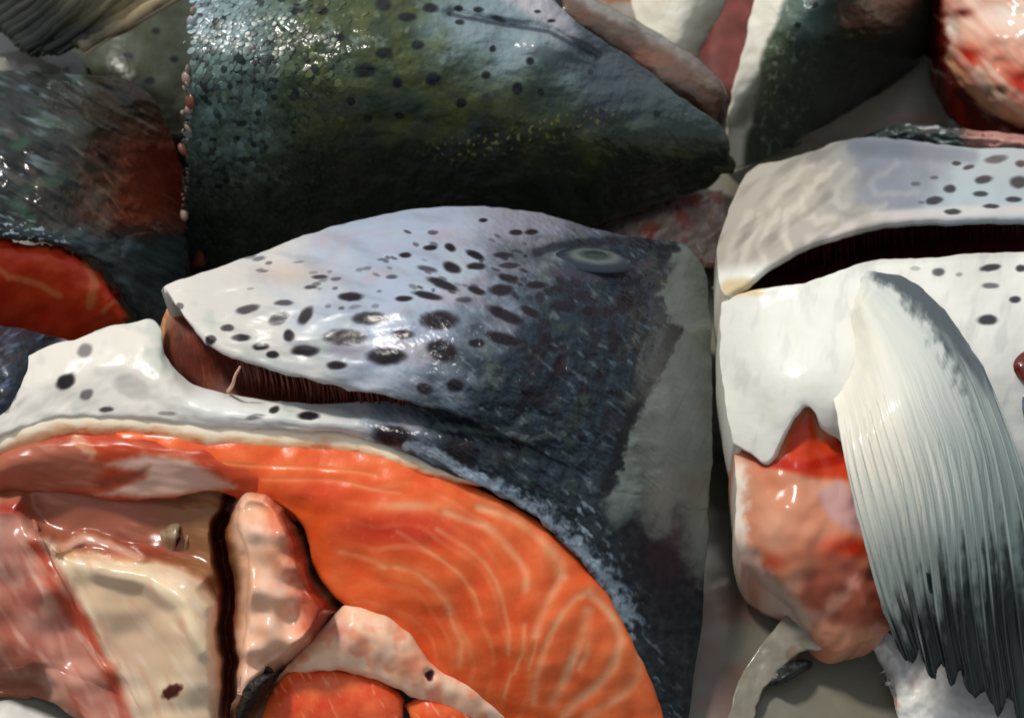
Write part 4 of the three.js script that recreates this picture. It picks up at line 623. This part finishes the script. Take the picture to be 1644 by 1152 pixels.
// ================================================================ 5. the head at the left with an orange cut
const H4 = TPS([[-100, 112, 5], [0, 115, 5.0], [100, 118, 5.0], [200, 128, 4.5], [260, 180, 3.6], [290, 260, 2.8], [298, 340, 1.8], [0, 200, 6.2], [150, 200, 5.7], [0, 300, 6.2], [150, 300, 5.4], [240, 360, 3.9], [0, 370, 6.0], [-100, 370, 6.2], [100, 392, 5.3], [200, 412, 4.5], [290, 430, 2.2], [282, 505, 1.4], [215, 505, 3.0], [0, 530, 3.0], [-100, 530, 3.0], [130, 540, 2.8], [100, 460, 4.1]]);
const head4 = thing('salmon', 'dark streaky salmon head with reddish cheek and deep orange cut behind the white collar', 'salmon head', HEADS);
function skin4(x, y) {
  const w = fb(x / 50, y / 50, 3), st = dirn(x, y, 22, 110, 24, 3), st2 = dirn(x + 300, y, 26, 70, 15, 3);
  let c = mx([48, 55, 54], [28, 31, 28], 0.5 + 1.5 * w);
  c = mx(c, [118, 136, 144], ss(0.04, 0.34, st) * ss(220, 60, x + 0.4 * (y - 150)) * 0.85);
  c = mx(c, [54, 46, 36], ss(40, 190, x + 0.3 * (y - 180) + 60 * w) * 0.8);
  c = mx(c, [22, 25, 26], ss(0.05, 0.34, st2) * 0.8);
  c = mx(c, [52, 80, 62], ss(0.08, 0.36, fb(x / 70 + 70, y / 34, 2)) * ss(170, 60, x) * 0.65);
  c = mx(c, [100, 86, 76], ss(0.10, 0.36, dirn(x + 90, y, 35, 80, 16, 2)) * ss(40, 90, y - 130) * 0.45);
  c = mx(c, [122, 50, 34], ss(130, 250, x + 0.25 * (y - 250) + 60 * w) * ss(170, 270, y) * ss(395, 340, y) * 0.7);
  c = mx(c, [150, 92, 70], ss(0.1, 0.36, dirn(x, y, 55, 60, 11, 2)) * pol(x, y, [[120, 230], [290, 260], [280, 360], [150, 340]], 24) * 0.5);
  const lo = ss(352, 378, y - 0.06 * x + 24 * w); c = mx(c, mx([36, 44, 46], [66, 78, 82], 0.5 + 1.4 * st2), lo * 0.95);
  return mx(c, [180, 196, 206], ss(0.1, 0.3, fb(x / 12, y / 7, 3)) * pol(x, y, [[-90, 340], [40, 350], [110, 385], [100, 410], [40, 395], [-90, 392]], 10) * 0.8);
}
sheet('head_skin', head4, {
  rows: [[[-110, 112], [0, 114], [100, 117], [180, 122], [235, 145], [268, 195]], [[-110, 190], [0, 195], [100, 200], [180, 205], [245, 220], [288, 260]], [[-110, 270], [0, 275], [100, 280], [180, 290], [250, 300], [296, 330]], [[-110, 340], [0, 345], [90, 350], [170, 360], [240, 370], [295, 400]], [[-110, 372, .05], [0, 384, .05], [60, 388, .05], [125, 405, .05], [180, 440, .05], [222, 505, .05]]],
  H: H4, thick: 0.35, drop: 'tr', nu: 90, nv: 70, disp: (x, y) => 0.14 * fb(x / 50, y / 36, 3), paint: skin4, bump: (x, y) => 0.5 + 0.4 * dirn(x, y, 28, 50, 16, 2) + 0.1 * fb(x / 10, y / 10, 2), bumpScale: 0.0016, mat: { roughness: 0.17, specularIntensity: 0.42 }
});
sheet('nape_skin', head4, { rows: [[[125, 400, 0], [200, 375, 0], [262, 372, 0], [300, 400, 0]], [[165, 425, 0], [222, 425, .1], [262, 430, .1], [300, 450, 0]], [[222, 505, -.1], [245, 500, 0], [268, 500, 0], [296, 505, 0]]], H: (x, y) => H4(x, y) - 0.02, thick: 0.3, drop: 'rb', nu: 40, nv: 40, disp: (x, y) => 0.08 * fb(x / 30, y / 30, 3), paint: skin4, bump: bump1, bumpScale: 0.0016, mat: { roughness: 0.17, specularIntensity: 0.42 } });
const FAT4 = [[[[20, 445], [60, 455], [95, 475]], 4], [[[140, 420], [152, 450], [145, 490]], 6], [[[175, 440], [205, 480], [215, 505]], 4], [[[165, 500], [185, 482], [200, 490]], 3], [[[-60, 440], [0, 432], [14, 446]], 4]];
sheet('loin_flesh', head4, {
  rows: [[[-110, 378, -.1], [0, 388, -.1], [60, 394, -.1], [122, 410, -.1], [176, 445, -.15], [220, 508, -.3]], [[-110, 450], [0, 455], [60, 458], [115, 468], [160, 490], [205, 520]], [[-110, 560, -.5], [0, 560, -.4], [60, 562, -.4], [110, 565, -.4], [160, 565, -.5], [200, 560, -.5]]],
  H: H4, thick: 1.0, drop: 'b', nu: 60, nv: 40, disp: (x, y) => 0.1 * fb(x / 40, y / 40, 3),
  paint: (x, y) => { let c = mx([190, 48, 24], [206, 72, 36], 0.5 + 1.2 * fb(x / 45, y / 45, 4)); let m = 0; for (const [p, w] of FAT4) m = Math.max(m, ss(w * 2.2, w * .4, dline(x + 5 * fb(x / 20, y / 20, 2), y, p))); return mx(c, [222, 138, 88], m * 0.6); }, bump: bumpF, mat: FM
});

// ================================================================ 6. dark glossy head at the edge, lower left
const head5 = thing('salmon', 'glossy blue-black salmon head tucked against the white spotted collar', 'salmon head', HEADS);
sheet('head_skin', head5, {
  rows: [[[-140, 515, -.8], [-60, 518, -.4], [0, 522, 0], [60, 532, 0], [108, 545, -.5]], [[-140, 560, 0], [-60, 560, .4], [0, 565, .7], [50, 575, .6], [95, 585, -.2]], [[-140, 620, .2], [-60, 620, .5], [0, 622, .8], [38, 626, .5], [72, 632, -.2]], [[-140, 690, 0], [-60, 690, .3], [-10, 690, .4], [15, 690, .2], [34, 690, -.3]]],
  H: TPS([[-140, 515, 4.2], [108, 545, 4.6], [0, 600, 4.8], [70, 632, 4.7], [0, 690, 4.4], [-140, 690, 4.2]]), thick: 0.35, drop: 'tlr', nu: 60, nv: 50, disp: (x, y) => 0.12 * fb(x / 40, y / 40, 3),
  paint: (x, y) => { let c = mx([30, 38, 44], [54, 60, 72], 0.5 + 1.3 * fb(x / 30, y / 24, 4)); c = mx(c, [92, 104, 132], ss(0.05, 0.3, dirn(x, y, -30, 40, 12)) * 0.7); c = mx(c, [64, 44, 40], ss(0.1, 0.3, dirn(x + 60, y, -30, 50, 14)) * 0.5); return mx(c, [196, 204, 206], ss(24, 4, dline(x, y, [[112, 545], [75, 632], [36, 692]])) * 0.6); },
  bump: bump1, bumpScale: 0.002, mat: { roughness: 0.3 }
});

// ================================================================ 7. the tail fin
const tail = thing('salmon', 'olive brown fanned salmon tail with dark ragged tips', 'fish tail');
const HT = TPS([[280, -5, 6.2], [150, 70, 5.0], [40, 75, 4.8], [0, 40, 5.0], [100, 0, 6.2], [0, -60, 5.6], [200, -80, 7.2]]);
const TL = [[330, -30], [280, 2], [215, 40], [140, 82]], TR = [[300, -140], [150, -120], [20, -80], [-110, -30]];
const tTip = u => cr([[138, 84], [112, 70], [88, 84], [62, 82], [40, 84], [22, 66], [0, 46], [-40, 30], [-110, -30]], u);
const tailP = (u, t) => { const a = cr(TL, t), b = cr(TR, t), e = tTip(u), d = [lerp(TL[3][0], TR[3][0], u), lerp(TL[3][1], TR[3][1], u)], k = ss(0.3, 1, t); return [lerp(a[0], b[0], u) + (e[0] - d[0]) * k, lerp(a[1], b[1], u) + (e[1] - d[1]) * k]; };
{
  const rows = []; for (let j = 0; j <= 8; j++) { const r = []; for (let i = 0; i <= 14; i++) { const p = tailP(i / 14, j / 8); r.push([p[0], p[1], 0]); } rows.push(r); }
  const tc = (s, t) => { let c = mx([150, 128, 84], [86, 80, 44], ss(0.05, 0.45, s + 0.15 * ns(s * 20, t * 3))); c = mx(c, [196, 138, 86], ss(0.45, 0.1, t) * ss(0.5, 0.1, s)); c = mx(c, [170, 158, 130], ss(0.12, 0.02, s) * 0.7); return mx(c, [28, 30, 24], ss(0.66, 0.9, t + 0.12 * ns(s * 30, 3) + 0.1 * s) * ss(0.02, 0.14, s)); };
  const fan = sheet('fin_membrane', tail, { rows, H: HT, thick: 0.2, nu: 120, nv: 40, disp: (x, y, s, t) => 0.08 * Math.cos(s * 18 * 2 * Math.PI) * ss(.1, .5, t), paint: (x, y, s, t) => mx(tc(s, t), [54, 52, 30], ss(0.0, 0.3, fb(s * 40, t * 4, 3)) * 0.5), bump: (x, y, s, t) => 0.5 + 0.5 * fb(s * 70, t * 6, 3), bumpScale: 0.001, mat: { roughness: 0.42, clearcoat: 0.5 } });
  for (let k = 0; k < 18; k++) { const u = clamp((k + 0.3 * (rnd() - .5)) / 18 + 0.01, 0.01, 0.98), P = []; for (let j = 0; j <= 6; j++) { const t = j / 6, q = tailP(u, t); P.push([q[0], q[1] + (j === 6 ? 6 * rnd() : 0), HT(q[0], q[1]) + 0.06, 0.16 - 0.10 * t]); } tube('fin_ray', tail, P, RAYM, 16, 6, 0.7, v => tc(u, v)); }
}

const gap = thing('salmon', 'added olive spotted back piece in place of the shaded gap between tail and ragged neck cut', 'fish piece');  // added piece, stands in for the black shade of this gap
sheet('gap_fill_skin', gap, { rows: [[[70, -120, 0], [150, -120, .6], [240, -120, .6], [330, -120, 0]], [[90, 20, .2], [160, 10, 1], [240, 10, 1], [320, 20, .2]], [[110, 110, 0], [170, 110, .8], [240, 120, .8], [310, 130, 0]], [[140, 190, -.4], [190, 200, 0], [250, 210, 0], [300, 220, -.4]]], H: () => 1.8, thick: 0.3, drop: 'lrb', nu: 40, nv: 40, paint: (x, y) => mx(mx([62, 66, 48], [84, 92, 78], 0.5 + 1.2 * fb(x / 40, y / 40, 4)), [30, 33, 32], spotv(x, y, [[160, 40, 8, 6], [205, 90, 9, 7], [250, 50, 8, 6], [185, 140, 8, 6], [240, 130, 10, 7], [280, 95, 8, 6]])), bump: bump1, mat: { roughness: 0.3, specularIntensity: 0.4 } });

// ================================================================ 8. pieces at the edges
const chunk = thing('fish_piece', 'raw pink and red salmon collar piece on the grey tray', 'fish piece');
function chunkc(x, y) {
  let c = mx([208, 132, 106], [222, 176, 154], 0.5 + 1.2 * dirn(x, y, 48, 110, 34, 2));
  c = mx(c, [196, 74, 50], ss(0.10, 0.40, dirn(x + 70, y, 52, 120, 34, 2)) * 0.45);
  c = mx(c, [226, 212, 196], blob(x, y, 1620, 25, 70, 34) * 0.9 + blob(x, y, 1526, 45, 12, 22) * 0.9);
  c = mx(c, [182, 44, 26], blob(x, y, 1553, 92, 22, 18) + blob(x, y, 1642, 132, 24, 20) * 1.1);
  c = mx(c, [92, 34, 28], blob(x, y, 1545, 20, 15, 7)); c = mx(c, [60, 48, 34], blob(x, y, 1603, 147, 15, 10) * 1.2);
  c = mx(c, [84, 22, 12], ss(24, 6, dline(x, y, [[1498, -90], [1500, 0], [1506, 80], [1530, 142], [1580, 191], [1644, 217], [1720, 226]]) + 12 * fb(x / 18, y / 18, 3)));
  c = mx(c, [224, 168, 124], ss(10, 3, dline(x, y, [[1522, 92], [1545, 130], [1580, 165], [1640, 200]])) * 0.9);
  c = mx(c, [222, 190, 164], ss(8, 2, dline(x, y, [[1570, 110], [1600, 150], [1644, 185]])) * 0.8);
  return mx(c, [226, 206, 190], ss(0.1, 0.36, dirn(x, y, 42, 100, 18, 2)) * 0.5);
}
sheet('flesh', chunk, {
  rows: [[[1495, -90, -.6], [1550, -90, .6], [1630, -90, 1], [1760, -90, 1]], [[1499, 0, -.8], [1545, 0, .4], [1620, 0, .9], [1760, 0, 1]], [[1506, 80, -.9], [1545, 75, .3], [1620, 65, .8], [1760, 60, 1]], [[1530, 143, -1], [1565, 125, .1], [1640, 115, .6], [1760, 110, .8]], [[1580, 192, -1.2], [1610, 172, -.1], [1665, 165, .3], [1760, 160, .4]], [[1640, 217, -1.4], [1660, 205, -.4], [1700, 200, -.2], [1760, 200, -.2]]],
  H: TPS([[1500, 0, 2.8], [1640, 0, 3.8], [1640, 217, 2.2], [1520, 120, 2.5], [1760, 100, 3.6]]), thick: 0.5, drop: 'lb', nu: 60, nv: 70, disp: (x, y) => 0.16 * fb(x / 40, y / 40, 2), paint: chunkc, bump: (x, y) => 0.5 + 0.4 * dirn(x, y, 40, 40, 20, 2), bumpScale: 0.0014, mat: { roughness: 0.17, specularIntensity: 0.42 }
});
// scrap of skin behind the ringed gill cover
const scrap = thing('skin_scrap', 'crumpled dark and silver skin scrap between the ringed gill cover and the raw collar', 'skin scrap');
sheet('skin', scrap, { rows: [[[1385, 222, 0], [1430, 202, .5], [1470, 198, .6], [1540, 205, .4], [1620, 215, .5], [1720, 220, .4]], [[1390, 232, .2], [1440, 215, .9], [1475, 214, .9], [1545, 218, .7], [1625, 228, .8], [1720, 236, .6]], [[1395, 245, 0], [1440, 238, .3], [1480, 236, .3], [1550, 238, .3], [1630, 244, .3], [1720, 250, .2]]], H: () => 2.6, thick: 0.25, drop: 't', nu: 70, nv: 20, disp: (x, y) => 0.25 * fb(x / 24, y / 12, 3), paint: (x, y) => { let c = mx([60, 72, 70], [34, 42, 36], 0.5 + fb(x / 20, y / 8, 3)); c = mx(c, [176, 190, 192], ss(0.05, 0.3, fb(x / 22 + 60, y / 8, 3)) * 0.9); return mx(c, [176, 128, 118], ss(1530, 1570, x + 30 * fb(x / 20, y / 20))); }, bump: bump1, bumpScale: 0.002, mat: { roughness: 0.3, specularIntensity: 0.5 } });
// pale wet skin under the fin tips
const wetp = thing('skin_scrap', 'pale wet translucent skin lying under the dark fin tips', 'skin scrap');
sheet('skin', wetp, { rows: [[[1400, 1010, .9], [1415, 1002, 1.0], [1440, 1020, .8], [1500, 1050, .5], [1600, 1060, .5], [1740, 1060, .5]], [[1398, 1040, .6], [1425, 1050, .9], [1460, 1075, .8], [1520, 1095, .7], [1610, 1100, .6], [1740, 1100, .6]], [[1410, 1060, .1], [1435, 1110, .2], [1450, 1150, .3], [1520, 1170, .5], [1610, 1175, .5], [1740, 1180, .5]], [[1440, 1120, 0], [1445, 1170, 0], [1460, 1215, .1], [1530, 1220, .2], [1620, 1225, .2], [1740, 1230, .2]]], H: () => 0.3, thick: 0.25, nu: 70, nv: 40, disp: (x, y) => 0.14 * fb(x / 30, y / 30, 3), paint: (x, y) => mx(mx([188, 188, 184], [206, 204, 196], 0.5 + fb(x / 30, y / 30, 4)), [196, 150, 134], ss(0.08, 0.3, fb(x / 36 + 20, y / 36, 3)) * ss(1500, 1420, x + 0) * 0.9), bump: (x, y) => 0.5 + 0.4 * fb(x / 22, y / 22, 2), bumpScale: 0.0016, mat: { roughness: 0.4, clearcoat: 0.9, clearcoatRoughness: 0.08 } });
// black skin scrap beside the strip
const blk = thing('skin_scrap', 'small black skin scrap on bare tray beside the pale hanging strip', 'skin scrap');
sheet('skin', blk, { rows: [[[1228, 1085, 0], [1250, 1066, .3], [1280, 1055, .3], [1304, 1058, 0]], [[1232, 1096, .1], [1255, 1084, .5], [1285, 1070, .5], [1308, 1062, .1]], [[1240, 1102, 0], [1262, 1096, .2], [1290, 1080, .2], [1306, 1068, 0]]], H: () => 0.25, thick: 0.25, nu: 30, nv: 14, disp: (x, y) => 0.08 * fb(x / 14, y / 14, 3), paint: (x, y) => mx([24, 26, 26], [60, 64, 64], 0.5 + 1.4 * fb(x / 12, y / 12, 3)), bump: bump1, mat: { roughness: 0.3, specularIntensity: 0.5 } });
// bloody membrane between the snouts
const pinkm = thing('membrane_scrap', 'pinkish bloody membrane scrap on the tray behind the eye', 'fish scrap');
sheet('membrane', pinkm, { rows: [[[960, 372, .1], [1000, 345, .4], [1060, 325, .5], [1110, 310, .4], [1160, 300, .2]], [[965, 390, .3], [1010, 375, .8], [1065, 355, .9], [1115, 350, .8], [1165, 345, .4]], [[980, 420, .2], [1020, 415, .6], [1080, 410, .7], [1120, 420, .6], [1165, 430, .2]]], H: () => 0.5, thick: 0.3, nu: 50, nv: 30, disp: (x, y) => 0.2 * fb(x / 26, y / 26, 3), paint: (x, y) => { let c = mx([136, 116, 108], [160, 140, 132], 0.5 + fb(x / 30, y / 30, 4)); return mx(c, [150, 62, 50], ss(0.06, 0.34, fb(x / 40 + 11, y / 50, 3)) * 0.7); }, bump: (x, y) => 0.5 + 0.5 * fb(x / 18, y / 18, 4), bumpScale: 0.0016, mat: { clearcoat: 0.8 } });
// pale belly piece below the tail
const pal = thing('skin_scrap', 'pale grey belly skin below the fanned tail tips', 'skin scrap');
sheet('skin', pal, { rows: [[[-130, 60, 0], [-20, 50, .3], [40, 36, .5], [90, 55, .3], [130, 85, 0]], [[-130, 95, .2], [-20, 90, .8], [40, 86, .9], [90, 92, .7], [135, 100, .2]], [[-130, 140, .1], [-20, 138, .4], [40, 136, .4], [90, 136, .4], [140, 134, 0]]], H: () => 2.8, thick: 0.3, drop: 'tr', nu: 40, nv: 24, disp: (x, y) => 0.08 * fb(x / 40, y / 30, 3), paint: (x, y) => mx([136, 132, 124], [96, 96, 90], ss(40, 130, x + 40 * fb(x / 40, y / 40, 3))), bump: bump3, mat: { clearcoat: 0.6 } });
// gill edge with bluish skin at the right border, under the fin
const edge = thing('salmon', 'dark red gill and bluish skin showing past the pectoral fin edge', 'salmon head', HEADS);
sheet('gill', edge, { rows: [[[1600, 570, .2], [1640, 545, .3], [1720, 530, .3]], [[1605, 590, .3], [1650, 580, .6], [1730, 570, .6]], [[1620, 615, 0], [1660, 620, .3], [1740, 620, .3]]], H: (x, y) => 5.2, thick: 0.5, nu: 24, nv: 20, paint: (x, y) => mx([104, 32, 18], [76, 24, 15], 0.5 + fb(x / 14, y / 14, 3)), bump: bump1, mat: { clearcoat: 0.8 } });
sheet('cheek_skin', edge, { rows: [[[1616, 612, 0], [1650, 600, .3], [1730, 600, .3]], [[1628, 650, 0], [1665, 650, .4], [1745, 650, .4]], [[1650, 720, -.6], [1690, 720, -.2], [1760, 720, -.2]]], H: (x, y) => 4.9, thick: 0.4, drop: 'r', nu: 24, nv: 24, paint: (x, y) => mx([92, 108, 124], [52, 62, 72], 0.5 + 1.3 * fb(x / 20, y / 20, 3)), bump: bump1, mat: { clearcoat: 0.9 } });
// sliver of a pale fish part beyond the brown jaw
const far = thing('skin_scrap', 'greyish skin beyond the brown jaw beside the white open jaw', 'skin scrap');
sheet('skin', far, { rows: [[[860, -90, 0], [930, -90, .4], [1040, -90, .2]], [[880, -20, 0], [950, -20, .5], [1030, -20, .2]], [[920, 40, 0], [970, 45, .4], [1030, 60, 0]]], H: () => 3.2, thick: 0.4, drop: 'tb', nu: 30, nv: 20, paint: (x, y) => mx(mx([150, 140, 132], [120, 108, 98], 0.5 + fb(x / 30, y / 30, 3)), [142, 86, 50], ss(6, -6, y - 2 + 10 * fb(x / 20, y / 20))), bump: bump3 });

// each thing stands on its own base point
for (const g of scene.children.filter(o => o.isGroup)) {
  const b = new THREE.Box3().setFromObject(g), c = b.getCenter(new THREE.Vector3()), y = Math.max(0, b.min.y);
  g.position.set(c.x, y, c.z); for (const m of g.children) m.position.sub(g.position);
}
scene.updateMatrixWorld(true);
renderer.render(scene, camera);
